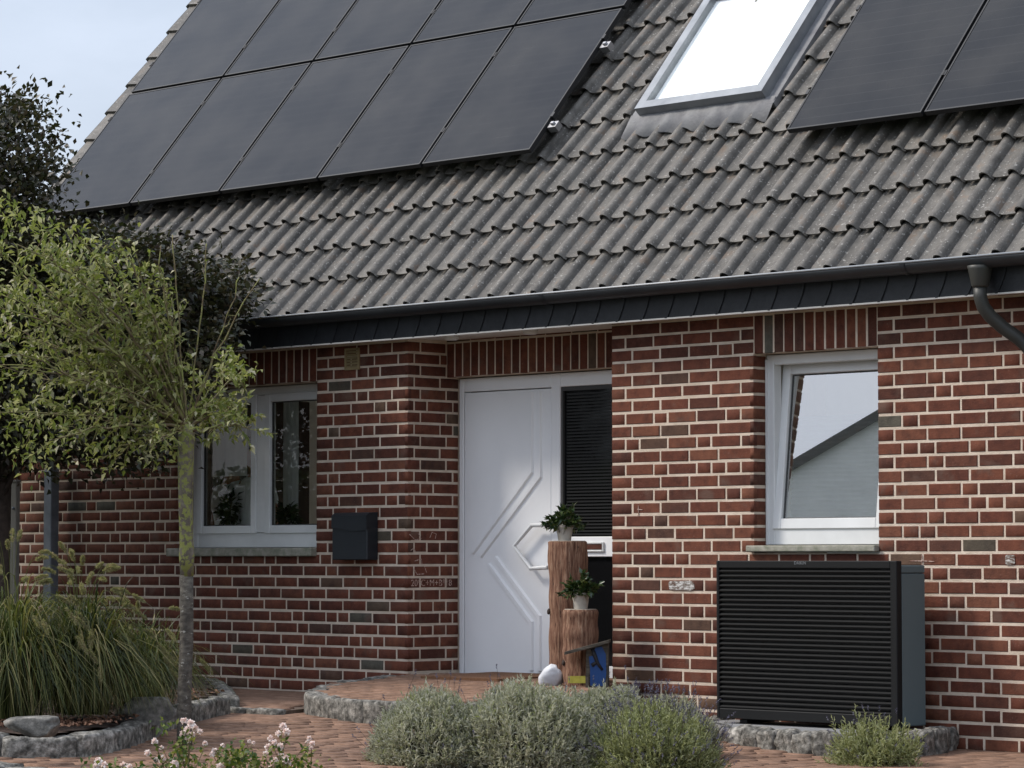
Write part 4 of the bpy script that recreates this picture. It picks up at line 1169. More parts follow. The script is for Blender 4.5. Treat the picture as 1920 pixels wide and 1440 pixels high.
b.cbox(hx0 + ft, hx1 - .05, hy0 + .001, hy0 + .049, hz1 - .045, hz1, .004); b.cbox(hx0 + ft, hx1 - .05, hy0 + .001, hy0 + .049, hz0 + .015, hz0 + .075, .004)
b.build('front_frame', M['pump_black'])
b = PB(); b.box(hx0 + ft, hx1 - .05, hy0 + .034, hy0 + .046, hz0 + .075, hz1 - .045); b.build('grille_back', M['seal'])
nl = 29; zz = np.linspace(hz0 + .075, hz1 - .045, nl + 1)
for i in range(nl):
    b = PB(); a, c = zz[i] + .002, zz[i+1] - .006
    V = []
    for x in (hx0 + ft, hx1 - .05):
        V += [(x, hy0 + .006, a), (x, hy0 + .002, a + .008), (x, hy0 + .020, c), (x, hy0 + .032, c), (x, hy0 + .032, a)]
    b.add(V, [(0, 1, 6, 5), (1, 2, 7, 6), (2, 3, 8, 7), (3, 4, 9, 8), (4, 0, 5, 9), (0, 4, 3, 2, 1), (5, 6, 7, 8, 9)])
    b.build('louvre', M['pump_fin'])
for x in (hx0 + .16, hx1 - .2):
    b = PB(); b.cbox(x, x + .06, hy0 + .03, hy1 + .02, hz0 - .012, hz0 + .0115, .003); b.build('foot', M['pump_black'])
lp = Yp(1489, 1056.6, hy0)
mt = Matrix.Translation(-Vector(ho)) @ Matrix(((1, 0, 0, lp[0]), (0, 0, -1, hy0 - .0012), (0, 1, 0, lp[2] - .006), (0, 0, 0, 1)))
text_mesh('lettering', 'DAIKIN', .027, M['logo'], hpn, mt)

# ------------------------------------------------------------------ letter box
my = -.115
a, c = Yp(621, 1050, my), Yp(687, 961, my)
mbx = empty('letter_box', ((a[0]+c[0])/2, 0, a[2])); tag(mbx, 'anthracite metal letter box on the brick wall left of the door', 'letter box')
mo = np.array(mbx.location); x0, x1, z0, z1 = a[0]-mo[0], c[0]-mo[0], 0.0, c[2]-a[2]
b = MB(); b.cbox(x0, x1, my + .006, -.002, z0, z1 - .10, .006); b.build('body', M['anthracite'], mbx)
b = MB(); xs = np.linspace(x0, x1, 30)
low = [z1 - .105 - .012*math.sin((x-x0)/(x1-x0)*math.pi*1.0) - .018*(1/(1+math.exp(-((x-x0)/(x1-x0)-.5)*14))) for x in xs]
V = [(x, my, z) for x, z in zip(xs, low)] + [(x, my, z1 - .02) for x in xs] + [(x, my + .03, z1) for x in xs] + [(x, -.002, z1 + .004) for x in xs] + [(x, my + .006, z) for x, z in zip(xs, low)]
k = 30
b.add(V, [(r*k+i, r*k+i+1, (r+1)*k+i+1, (r+1)*k+i) for r in range(3) for i in range(k-1)] + [(4*k+i, i, i+1, 4*k+i+1) for i in range(k-1)] + [(4*k, 0, k, 2*k, 3*k), (k-1, 5*k-1, 4*k-1, 3*k-1, 2*k-1)])
b.build('lid', M['anthracite'], mbx)
b = MB(); b.box(x0 + .004, x1 - .004, my + .02, -.004, z1 - .13, z1 - .01); b.build('neck', M['anthracite'], mbx)

# ------------------------------------------------------------------ things on the doorstep
def stand(u, v, z): return Zp(u, v, z)
p = Yp(1068, 1283, -.42); q0 = Yp(1030, 1283, -.42); q1 = Yp(1100, 1283, -.42)
def log(name, uc, vb, vt, pxw, y, label, seed, lean=0.0):
    base = Yp(uc, vb, y); top = Yp(uc, vt, y); rad = (Yp(uc + pxw/2, 900, y)[0] - Yp(uc - pxw/2, 900, y)[0]) * .70 / 2 * .99
    Z = np.linalg.norm(base - CAM); rad = pxw / 2 * ((base - CAM) @ FW) / F_PX
    zb = STz(base[0], base[1]); H = top[2] - zb
    t = empty(name, (base[0], base[1], zb)); tag(t, label, 'log', 'upright logs on the doorstep')
    jit = lambda a, z: .07*mnoise.noise(Vector((math.cos(a)*1.3, math.sin(a)*1.3, z*1.2 + seed))) + .05*mnoise.noise(Vector((math.cos(a)*5, math.sin(a)*5, z*2.0 + seed))) + .03*mnoise.noise(Vector((math.cos(a)*14, math.sin(a)*14, z*4.0 + seed)))
    prof = [(rad*1.02, 0.0)] + [(rad*(1 + .03*math.sin(k*.8 + seed)), H*k/28) for k in range(1, 28)] + [(rad*.99, H - .006), (rad*.95, H)]
    b = MB(); b.lathe(prof, 72, jit=jit); b.build('trunk', M['stump'], t, smooth=True, angle=50)
    b = MB(); b.lathe([(rad*.93, H - .002), (rad*.90, H + .004)], 72, jit=jit); b.build('cut_face', M['log_end'], t)
    for k in range(3):
        a = seed*2.1 + k*2.0; zk = H*(.3 + .2*k)
        b = MB(); c = Vector((math.cos(a)*rad*.97, math.sin(a)*rad*.97, zk)); d = Vector((math.cos(a), math.sin(a), .2)).normalized()
        b.tube([c, c + d*.012, c + d*.016], [.022, .018, .009], 8); b.build('knot', M['dark_bark'], t, smooth=True)
    return t, (base[0], base[1], zb + H), rad
log_a, ta, ra = log('upright_log', 1065, 1283, 1015, 72, -.10, 'tall stripped log carrying a potted plant beside the door', 1.0)
log_b, tb, rb = log('upright_log', 1089, 1284, 1143, 66, -.30, 'short stripped log carrying a potted plant before the taller log', 5.0)
def pot_plant(pos, rt, rb_, H, spread, label, seed):
    t = empty('potted_plant', pos); tag(t, label, 'potted plant', 'potted plants on the logs')
    b = MB(); b.lathe([(rb_, 0), (rb_*1.0, .004), (rt*.97, H - .02), (rt*1.03, H - .018), (rt*1.03, H), (rt*.93, H), (rt*.9, H - .02)], 24); b.build('pot', M['pot'], t, smooth=True, angle=40)
    b = MB(); b.lathe([(rt*.9, H - .025), (rt*.88, H - .02)], 16); b.build('soil', M['soil'], t)
    rs = np.random.RandomState(seed); P, Dr, St = [], [], MB()
    for _ in range(34):
        d = rs.normal(0, 1, 3); d[2] = abs(d[2])*.8 + .25; d /= np.linalg.norm(d)
        L = spread*rs.uniform(.55, 1.05); e = np.array([0, 0, H - .02]) + d*L + np.array([0, 0, -.25*L*(1-d[2])])
        s0 = np.array([0, 0, H - .03]); mid = (s0+e)/2 + np.array([0, 0, .02])
        St.tube([s0, mid, e], [.003, .002, .001], 4, False)
        for k in range(13):
            tt = rs.uniform(.45, 1.03); q = s0*(1-tt) + e*tt
            dd = d + rs.normal(0, .75, 3); P.append(q); Dr.append(dd)
    St.build('stem', M['twig'], t)
    leaves('foliage', np.array(P), np.array(Dr), rs.uniform(.035, .06, len(P)), rs.uniform(.018, .028, len(P)), M['leaf_pot'], t)
    return t
pot_plant((ta[0] - .01, ta[1] - .02, ta[2] + .004), .056, .043, .105, .155, 'potted evergreen in a pale pot on the tall log', 3)
pot_plant((tb[0] + .0, tb[1] - .0, tb[2] + .004), .056, .045, .105, .155, 'potted evergreen in a pale pot on the short log', 8)
# nesting box
ny_ = -.46
b0, b1 = Yp(1088, 1282, ny_), Yp(1141, 1280, ny_)
zb = STz(b0[0], ny_); nb = empty('nesting_box', ((b0[0]+b1[0])/2 - .02, ny_ + .02, zb), R(40)); tag(nb, 'weathered nesting box painted blue with a sloping roof at the brick corner', 'nesting box')
hw = .088
zt0, zt1 = Yp(1088, 1220, ny_)[2]-zb, Yp(1141, 1207, ny_)[2]-zb
b = MB(); b.prism([(-hw*.6, 0, .0), (hw, 0, .0), (hw, 0, zt1), (-hw*.6, 0, zt0 + .02)], (0, 0, 0), (0, .13, 0)); b.build('body', M['weathered'], nb)
b = MB(); b.prism([(-hw - .10, 0, zt0 - .025), (hw + .01, 0, zt1 + .004), (hw + .01, 0, zt1 + .022), (-hw - .10, 0, zt0 - .006)], (0, -.05, 0), (0, .15, 0)); b.build('roof', M['weathered'], nb)
b = MB(); P = [(hw*x, -.003, zt1*z) for x, z in ((-.30, .05), (.1, .03), (.75, .05), (.88, .3), (.85, .75), (.55, .93), (.1, .90), (-.1, .72), (-.38, .70), (-.30, .4))]
b.prism(P, (0, 0, 0), (0, -.002, 0)); b.build('blue_paint', M['blue'], nb)
b = MB(); b.tube([(-hw*.15, -.006, zt1*.88), (hw*.05, -.006, zt1*.72), (hw*.25, -.006, zt1*.55), (hw*.6, -.006, zt1*.40)], [.012, .014, .012, .008], 6); b.tube([(hw*.18, -.006, zt1*.58), (-hw*.15, -.006, zt1*.5)], [.010, .014], 6); b.build('bird_motif', M['dark_paint'], nb, smooth=True)
b = MB(); b.box(-hw*.62, -hw*.40, -.02, .0, 0.0, .085); b.build('perch_post', M['weathered'], nb)
b = MB(); b.box(-hw*1.9, -hw*.62, -.012, -.002, .03, .075); b.build('perch_board', M['yellow'], nb)
# white stone and mat
c = Yp(1031, 1270, -.42)
o = rock('white_stone', (.082, .065, .080), M['white_stone'], 6, None, (c[0], c[1], STz(c[0], c[1]) + .055), .7, sub=4, amp=.2, flat=.75, cut=False)
for v in o.data.vertices:
    k = 1 - .38*max(0, v.co.z/.085); v.co.x = v.co.x*k + .02*max(0, v.co.z/.085)
tag(o, 'rounded white stone leaning at the foot of the logs', 'stone')
b = MB(); mc = [(-15.42, -.30), (-14.66, -.30), (-14.66, .40), (-15.42, .40)]
b.prism([(x, y, .035*min(0, y)) for x, y in mc], (0, 0, .318), (0, 0, .340)); o = b.build('door_mat', M['mat'])
tag(o, 'brown coir mat lying before the white door', 'door mat')

# ------------------------------------------------------------------ left edge: post, gate board, red wall with plate
zb = .2
b = MB(); w2 = .05
b.cbox(-w2, w2, -.04, .04, 0, 1.72, .006); o = b.build('metal_post', M['galv']); o.location = (-19.925, -.12, zb)
b = MB(); b.cbox(-w2 - .004, w2 + .004, -.044, .044, 1.7215, 1.732, .003); b.build('cap', M['galv'], o)
tag(o, 'square galvanised metal post before the left end of the brick wall', 'post')
a, c = Yp(9, 950, -.45), Yp(34, 950, -.45); zt = Yp(20, 905, -.45)[2]
t = empty('gate_board', ((a[0]+c[0])/2, -.45, .2)); tag(t, 'plain beige board standing at the far left edge', 'board')
hw = (c[0]-a[0])/2
b = MB(); b.cbox(-hw, hw, -.02, .02, 0, zt - .2, .005); b.build('panel', M['board'], t)
b = MB(); b.cbox(-hw - .004, hw + .004, -.026, .026, zt - .2 + .0005, zt - .18, .004); b.build('top_rail', M['board'], t)
b = MB(); b.lathe([(.012, 0), (.012, .012), (.004, .016)], 10); o = b.build('knob', M['galv'], t, smooth=True); o.location = (hw - .03, -.02, Yp(30, 953, -.45)[2] - .2); o.rotation_euler = (R(90), 0, 0)
a, c = Yp(-60, 870, -.02), Yp(28, 870, -.02)
t = empty('red_panel', ((a[0]+c[0])/2, -.03, Yp(20, 905, -.02)[2])); tag(t, 'red wall panel with a dark blue plate at the far left edge', 'wall panel')
hw = (c[0]-a[0])/2; H = Yp(20, 835, -.02)[2] - t.location.z
b = MB(); b.cbox(-hw, hw, -.012, .026, 0, H, .004); b.build('panel', M['red_wall'], t)
z0, z1 = Yp(10, 897, -.045)[2] - t.location.z, Yp(10, 875, -.045)[2] - t.location.z
b = MB(); b.cbox(-hw + .05, hw - .005, -.022, -.0125, z0, z1, .002); b.build('plate', M['dark_paint'], t)
xp = Yp(8, 886, -.05)[0] - t.location.x
b = MB(); b.prism([(xp + .07*math.cos(k*.6)*random.uniform(.6, 1), -.0225, (z0+z1)/2 + .042*math.sin(k*.6)*random.uniform(.6, 1)) for k in range(10)], (0, 0, 0), (0, -.0015, 0)); b.build('blue_mark', M['blue'], t)

# ------------------------------------------------------------------ people behind the left window
def person(pos, rz, label, height=1.72, seed=0, akimbo=True):
    t = empty('person', pos, rz); tag(t, label, 'person', 'people behind the left window')
    k = height / 1.72
    def skin(name, verts, edges, radii, mat, sub=2):
        me = bpy.data.meshes.new(name); me.from_pydata([tuple(c*k for c in v) for v in verts], edges, [])
        o = bpy.data.objects.new(name, me); link(o, t); me.materials.append(mat)
        md = o.modifiers.new('skin', 'SKIN'); md.use_smooth_shade = True
        sv = me.skin_vertices[0].data
        for i, r in enumerate(radii): sv[i].radius = (r[0]*k, r[1]*k) if hasattr(r, '__len__') else (r*k, r*k)
        sv[0].use_root = True
        s = o.modifiers.new('sub', 'SUBSURF'); s.levels = sub; s.render_levels = sub
        return o
    el = .34 if akimbo else .24
    Vb = [(0, 0, .95), (0, 0, 1.12), (0, 0, 1.32), (0, 0, 1.44), (0, -.01, 1.52), (0, -.015, 1.60), (0, -.01, 1.69)]
    Eb = [(0, 1), (1, 2), (2, 3), (3, 4), (4, 5), (5, 6)]; Rb = [(.15, .10), (.14, .10), (.17, .11), (.10, .07), (.055, .055), (.078, .095), (.06, .075)]
    for s in (-1, 1):
        i = len(Vb)
        Vb += [(s*.19, 0, 1.38), (s*el, .03, 1.12), (s*(.20 if akimbo else .26), -.10, .98), (s*.16, -.13, .95)]; Rb += [.055, .042, .032, (.035, .02)]
        Eb += [(2, i), (i, i+1), (i+1, i+2), (i+2, i+3)]
        i = len(Vb)
        Vb += [(s*.09, 0, .86), (s*.10, -.01, .48), (s*.10, .02, .08), (s*.11, -.11, .03)]; Rb += [(.085, .09), .058, .042, (.04, .03)]
        Eb += [(0, i), (i, i+1), (i+1, i+2), (i+2, i+3)]
    skin('body', Vb, Eb, Rb, M['skin'])
    Vs = [(0, 0, .90), (0, 0, 1.12), (0, 0, 1.33), (0, 0, 1.45)]; Es = [(0, 1), (1, 2), (2, 3)]; Rs = [(.175, .125), (.165, .125), (.19, .13), (.095, .085)]
    for s in (-1, 1):
        i = len(Vs); Vs += [(s*.195, 0, 1.39), (s*(.19 + (el-.19)*.62), .02, 1.215)]; Rs += [.078, .068]; Es += [(2, i), (i, i+1)]
    skin('shirt', Vs, Es, Rs, M['shirt'])
    b = MB()
    for s in (-1, 1): b.add([(s*.0, -.095, 1.40), (s*.075, -.055, 1.47), (s*.09, .02, 1.49), (s*.10, -.01, 1.44), (s*.075, -.10, 1.36)], [(0, 1, 4), (1, 2, 3), (1, 3, 4)])
    b.v = [(x*k, y*k, z*k) for x, y, z in b.v]; o = b.build('collar', M['shirt'], t); sd = o.modifiers.new('thick', 'SOLIDIFY'); sd.thickness = .008
    Vt = [(0, 0, .96)]; Et, Rt_ = [], [(.165, .12)]
    for s in (-1, 1):
        i = len(Vt); Vt += [(s*.095, 0, .84), (s*.10, -.01, .48), (s*.10, .02, .10)]; Rt_ += [(.10, .105), .075, .065]; Et += [(0, i), (i, i+1), (i+1, i+2)]
    skin('trousers', Vt, Et, Rt_, M['trouser'])
    skin('hair', [(0, .03, 1.60), (0, .015, 1.70), (0, -.03, 1.745)], [(0, 1), (1, 2)], [(.082, .08), (.085, .085), (.05, .05)], M['hair'])
    b = MB(); 
    for s in (-1, 1): b.lathe([(.004, -.005), (.010, 0), (.004, .005)], 8, (s*.032, -.098, 1.625))
    b.v = [(x*k, y*k, z*k) for x, y, z in b.v]; b.build('eyes', M['dark_paint'], t)
    b = MB(); b.add([(0, -.10, 1.63), (-.014, -.10, 1.585), (.014, -.10, 1.585), (0, -.128, 1.588)], [(0, 1, 3), (0, 3, 2), (1, 2, 3)]); b.v = [(x*k, y*k, z*k) for x, y, z in b.v]; b.build('nose', M['skin'], t)
    return t
cab = empty('wooden_cabinet', (-19.75, 1.5, .30)); tag(cab, 'brown wooden cabinet in the dim room behind the left window', 'cabinet')
M['cabinet'] = surf('brown_wood', [(0.3, (0.035, 0.014, 0.008)), (0.7, (0.08, 0.032, 0.018))], scale=4, rough=0.6, stretch=(6, 6, .5))
b = MB(); b.cbox(-.95, .85, -.2, .2, 0, 2.1, .006); b.build('carcass', M['cabinet'], cab)
for k in range(3):
    b = MB(); b.cbox(-.93 + k*.59, -.93 + k*.59 + .57, -.222, -.2005, .08, 2.05, .006); d_ = b.build('cabinet_door', M['cabinet'], cab)
    b = MB(); b.lathe([(.012, 0), (.014, .01), (.004, .02)], 10); o = b.build('knob', M['steel'], d_, smooth=True); o.location = (-.93 + k*.59 + .52, -.222, 1.05); o.rotation_euler = (R(90), 0, 0)
pa = Yp(436, 950, .55); pb = Yp(474, 950, .57)
person((pa[0], .55, .30), R(-10), 'person in a white shirt standing on the left behind the window, head behind the curtain', 1.66)
person((pb[0] + .05, .57, .30), R(-20), 'person in a white collared shirt standing beside the window mullion', 1.72)
for (u, v), sd in (((425, 988), 21), ((535, 988), 25)):
    c = Yp(u, v, .38)
    t = empty('potted_plant', (c[0], .395, 1.252)); tag(t, 'dark leafy plant on the inner sill, %s light' % ('left' if u < 500 else 'right'), 'potted plant', 'plants on the inner window sill')
    b = MB(); b.lathe([(.038, 0), (.05, .08), (.048, .085)], 16); b.build('pot', M['pvc'], t, smooth=True)
    rs = np.random.RandomState(sd); n = 150; H = .34 if u < 500 else .2
    d = rs.normal(0, 1, (n, 3)); d /= np.linalg.norm(d, axis=1, keepdims=True)
    P = d*rs.uniform(.3, 1, (n, 1))*np.array([.11, .06, H/2]) + np.array([0, 0, .08 + H/2])
    leaves('foliage', P, d + rs.normal(0, .5, (n, 3)), rs.uniform(.04, .08, n), rs.uniform(.02, .04, n), M['leaf_pot'], t)
    b = MB()
    for k in range(5): e = P[k*7]; b.tube([(0, 0, .07), (e[0]*.4, e[1]*.4, e[2]*.6), e], .004, 4, False)
    b.build('stem', M['twig'], t)

# ------------------------------------------------------------------ vegetation
def unit(v):
    v = np.asarray(v, float); return v / (np.linalg.norm(v) + 1e-9)
def bez(a, b_, c, n):
    t = np.linspace(0, 1, n)[:, None]
    return (1-t)**2*a + 2*t*(1-t)*b_ + t*t*c
# --- lichen-covered young tree on the left, its crown swept to the left
tb_ = Gp(348, 1400)
TZ = (tb_ - CAM) @ FW
tree = empty('young_tree', tb_); tag(tree, 'small tree with a lichen-covered trunk and thin branches swept to the left', 'tree')
def tpx(u, v, dz=0.0): return atdepth(u, v, TZ + dz) - tb_
low = MB(); pts, rad = [], []
for v, u, r in ((1402, 346, 15.5), (1380, 346, 14.0), (1300, 347, 12.8), (1200, 349, 13.0), (1135, 350, 12.6), (1078, 351, 12.8)):
    pts.append(tpx(u + random.uniform(-.8, .8), v)); rad.append(r*TZ/F_PX)
low.tube(pts, rad, 14)
trunk = MB(); pts, rad = [], []
for v, u, r in ((1080, 351, 13.0), (1040, 350, 14.5), (1020, 349, 13.2), (960, 349, 13.2), (900, 348, 14.6), (850, 348, 15.0), (815, 350, 15.5), (795, 352, 13.0)):
    pts.append(tpx(u, v)); rad.append(r*TZ/F_PX)
trunk.tube(pts, rad, 14)
to = low.build('trunk', M['bark_low'], tree, smooth=True)
t2 = trunk.build('upper_trunk', M['bark'], tree, smooth=True)
for o_ in (to, t2):
    for v in o_.data.vertices:
        d = mnoise.noise(Vector(v.co)*22 + Vector((3, 1, 8))); ax = Vector((RT[0], RT[1], 0)); v.co += Vector((d*.004, d*.004, 0))
head = tpx(351, 806)
limbs = []
ends = [(-70, 560), (-90, 690), (0, 600), (20, 690), (50, 520), (90, 455), (150, 440), (215, 450), (250, 500), (300, 520), (-40, 470), (20, 450), (-80, 760), (30, 790), (110, 835), (190, 850), (270, 845),
        (60, 640), (120, 560), (170, 620), (230, 640), (280, 600), (320, 560), (-30, 620), (60, 720), (140, 700), (300, 700), (200, 730), (415, 690), (470, 690), (440, 770), (465, 790), (100, 500), (180, 520), (-60, 520), (10, 540), (240, 560),
        (70, 580), (-20, 660), (40, 460), (130, 470), (200, 490), (-100, 600)]
bare = [(330, 450), (398, 445), (482, 525), (452, 530), (300, 460)]
Pl, Dl, Sl = [], [], []
br = MB(); tw = MB()
rs = np.random.RandomState(5)
for (u, v), isb in [(e, False) for e in ends] + [(e, True) for e in bare]:
    e = tpx(u + rs.uniform(-12, 12), v + rs.uniform(-12, 12), rs.uniform(-.55, .55) * (0.4 if isb else 1))
    L = np.linalg.norm(e - head)
    mid = head + (e - head)*.45 + np.array([0, 0, L*rs.uniform(.02, .26)]) + rs.normal(0, .03, 3)
    start = head + rs.normal(0, .012, 3)
    C = bez(start, mid, e, 12) + np.concatenate([np.zeros((1, 3)), rs.normal(0, .007, (11, 3))])
    r0 = rs.uniform(.005, .012) * (.6 if isb else 1)
    br.tube(C, np.linspace(r0, .0028, 12), 6)
    nt = 4 if isb else int(9 + L*9)
    for k in range(nt):
        t = rs.uniform(.25, 1.0); q = C[int(t*11)]
        d = unit(unit(e - head)*.6 + rs.normal(0, .6, 3)); tl = rs.uniform(.06, .24)
        if isb: tl *= .5
        e2 = q + d*tl + np.array([0, 0, rs.uniform(-.02, .03)])
        tw.tube([q, (q+e2)/2 + rs.normal(0, .012, 3), e2], [.0028, .002, .001], 4, False)
        n = int(rs.uniform(5, 12)) if not isb else rs.randint(0, 2)
        if u > 400 and not isb: n = int(n * 1.6)
        if 40 < u < 330 and 530 < v < 735: n = int(n*.4)
        for _ in range(n):
            s = rs.uniform(.2, 1.05); Pl.append(q + (e2-q)*s); Dl.append(unit(d*.7 + rs.normal(0, .7, 3) + np.array([0, 0, -.35]))); Sl.append(rs.uniform(.028, .058))
br.build('branches', M['twig'], tree, smooth=True); tag(tw.build('twigs', M['twig'], tree), kind='stuff')
# leafy sprays low at the left and right of the crown
for (u, v, k, sp) in [(30, 740, 44, 45), (90, 770, 40, 45), (20, 800, 40, 45), (150, 800, 34, 45), (100, 840, 40, 38), (190, 840, 32, 34), (40, 850, 26, 30), (230, 790, 22, 34), (140, 740, 22, 40), (-30, 760, 40, 45), (270, 830, 22, 30), (300, 860, 12, 22), (250, 815, 14, 25), (440, 690, 30, 25), (470, 700, 18, 15), (405, 780, 32, 20), (425, 785, 22, 22),
                      (460, 785, 10, 12), (60, 690, 16, 45), (430, 660, 14, 14), (200, 700, 14, 30), (300, 640, 16, 25), (30, 470, 60, 45), (25, 405, 40, 30), (80, 420, 34, 28), (-10, 385, 30, 30), (140, 455, 40, 35), (110, 470, 60, 45), (190, 480, 50, 45), (255, 510, 34, 35), (60, 540, 50, 50), (0, 560, 50, 45), (150, 540, 34, 45), (5, 620, 30, 35), (290, 550, 20, 25), (90, 590, 30, 40)]:
    for _ in range(int(k*1.5)):
        Pl.append(tpx(u + rs.normal(0, sp*.75), v + rs.normal(0, sp*.55), rs.normal(0, .22))); Dl.append(unit(rs.normal(0, 1, 3) + np.array([0, 0, -.4]))); Sl.append(rs.uniform(.03, .06))
Pl, Dl, Sl = np.array(Pl), np.array(Dl), np.array(Sl)
leaves('crown', Pl, Dl, Sl, Sl*rs.uniform(.36, .5, len(Sl)), M['leaf_fresh'], tree)
# --- dark-leaved tree in front of the left end of the house
base = Yp(-1, 1100, -1.75); base[2] = .22
dtree = empty('dark_tree', base); tag(dtree, 'dark-leaved tree with a dense shady crown at the left end of the house', 'tree')
DZ = (base - CAM) @ FW
def dpx(u, v, dz=0.0): return atdepth(u, v, DZ + dz) - base
b = MB(); b.tube([(0, 0, 0), (.02, 0, .8), (0, .03, 1.5), (.05, .05, 2.4), (.1, 0, 3.2)], [.075, .062, .055, .04, .015], 12); b.build('trunk', M['dark_bark'], dtree, smooth=True)
b = MB(); PL, DL, SL = [], [], []
clumps = []
for _ in range(1700):
    u, v = rs.uniform(-330, 455), rs.uniform(150, 860)
    # crown outline in the picture: a tall dome whose right flank slopes down to the eaves
    ok = False
    topv = 175 if u < 85 else 440 + (u-85)*.12
    if u < -100: topv = 165 + (-100-u)*.7
    botv = 855 if u < 300 else 855 - (u-300)*1.6
    if u > 300: topv = 466 + (u-300)*.35
    if topv < v < botv and u < 455: ok = True
    if u < 100 and v < 330 and mnoise.noise(Vector((u*.02, v*.02, 3))) < -.15: ok = False
    if ok: clumps.append((u, v, rs.normal(0, .38)))
for (u, v, dz) in clumps:
    c = dpx(u, v, dz); out = unit(np.array([c[0], c[1], (c[2]-2.0)*.8]))
    R0 = rs.uniform(.10, .2)
    for _ in range(74):
        PL.append(c + rs.normal(0, R0*.6, 3)); DL.append(unit(out + rs.normal(0, .8, 3) + np.array([0, 0, -.3]))); SL.append(rs.uniform(.034, .068))
for k in range(60):
    u, v, dz = clumps[rs.randint(len(clumps))]
    e = dpx(u, v, dz); s0 = np.array([.02, 0, rs.uniform(1.3, 2.4)])
    b.tube(bez(s0, (s0+e)/2 + np.array([0, 0, .15]), e, 6), np.linspace(.02, .004, 6), 5)
b.build('branches', M['dark_bark'], dtree, smooth=True)
PL, DL, SL = np.array(PL), np.array(DL), np.array(SL)
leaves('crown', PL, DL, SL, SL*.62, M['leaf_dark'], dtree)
# --- tall tree beyond the left edge of the picture: it shades the left part of the wall and shows in the window panes
tt = empty('garden_tree', (-20.9, -3.3, .15)); tag(tt, 'tall leafy garden tree standing beyond the left edge of the picture', 'tree')
b = MB(); b.tube([(0, 0, 0), (.05, 0, 1.2), (0, .1, 2.4), (.1, 0, 3.8), (.1, .1, 5)], [.14, .12, .10, .06, .02], 12); b.build('trunk', M['dark_bark'], tt, smooth=True)
n = 16000; d = rs.normal(0, 1, (n, 3)); d /= np.linalg.norm(d, axis=1, keepdims=True)
rr_ = rs.uniform(.35, 1, n)[:, None]
P = d*rr_*np.array([2.5, 2.1, 1.9]) + np.array([0, 0, 4.1])
keep = np.array([mnoise.noise(Vector(p*.9)) > -.22 for p in P])
leaves('crown', P[keep], d[keep] + rs.normal(0, .7, (keep.sum(), 3)), .17, .11, M['leaf_hedge'], tt)
b = MB()
for k in range(24):
    e = P[k*31]; s0 = np.array([.05, .05, 1.6 + rs.uniform(0, 2)]); b.tube(bez(s0, (s0+e)/2 + np.array([0, 0, .3]), e, 6), np.linspace(.04, .008, 6), 5)
b.build('branches', M['dark_bark'], tt, smooth=True)
# --- ornamental grass
def grass_clump(u, v, z, H, spread, nbl, npl, label, seed):
    c = Zp(u, v, z); t = empty('fountain_grass', c); tag(t, label, 'grass', 'clumps of fountain grass')
    rs = np.random.RandomState(seed); Vs, Fs = [], []; k = 7
    for i in range(nbl):
        a = rs.uniform(0, 2*math.pi); r0 = abs(rs.normal(0, .10)); L = H*rs.uniform(.65, 1.15)
        out = np.array([math.cos(a), math.sin(a), 0]); lean = rs.uniform(.25, 1.05)
        p = out*r0; hor = spread*lean*rs.uniform(.7, 1.15)
        P0 = p; P2 = p + out*hor + np.array([0, 0, L*(.98 - 1.15*lean**1.3)]); P1 = p + out*hor*.35 + np.array([0, 0, L*1.05])
        P2[2] = max(P2[2], .02); P1 = P1 + rs.normal(0, .05, 3); P2 = P2 + rs.normal(0, .11, 3)*[1, 1, .6]; P2[2] = max(P2[2], .015)
        C = bez(P0, P1, P2, k); side = np.cross(out, (0, 0, 1)); wd = rs.uniform(.0025, .0045)
        w_ = np.array([.6, 1, 1, 1, .85, .6, .08])[:, None]*wd
        Q = np.concatenate([C - side*w_, C + side*w_]); o0 = i*2*k
        Vs.append(Q); Fs += [(o0+j, o0+j+1, o0+k+j+1, o0+k+j) for j in range(k-1)]
    raw_mesh('blades', np.concatenate(Vs), np.array(Fs), M['grass'], t)
    for i in range(npl):
        a = rs.uniform(0, 2*math.pi); out = np.array([math.cos(a), math.sin(a), 0]); lean = rs.uniform(.15, 1.0); L = H*rs.uniform(.95, 1.25)
        hor = spread*lean*1.05
        P2 = out*hor + np.array([0, 0, L*(1.05 - .75*lean**1.8)]); P1 = out*hor*.3 + np.array([0, 0, L*.95])
        C = bez(np.zeros(3), P1, P2, 9)
        b = MB(); b.tube(C, .0014, 4, False); b.build('stalk', M['grass'], t)
        d = unit(C[-1]-C[-2]); n = 260; pl = rs.uniform(.07, .11)
        s = rs.uniform(0, 1, n); P = C[-1] + d*(s*pl)[:, None] + np.array([0, 0, -1])*((s*pl)**2*2.0)[:, None]
        D_ = d*.75 + rs.normal(0, .75, (n, 3))
        leaves('plume', P, D_, .017*np.sin(np.clip(s*.9+.1, 0, 1)*math.pi)**.5 + .005, .003, M['plume'], t)
    return t
grass_clump(150, 1338, .25, .74, .50, 2000, 50, 'large clump of fountain grass between the two rocks', 31)
grass_clump(20, 1345, .25, .80, .48, 1500, 38, 'clump of fountain grass at the left edge behind the flat rock', 33)
grass_clump(262, 1322, .25, .55, .42, 1100, 24, 'smaller clump of fountain grass reaching towards the lichen trunk', 35)
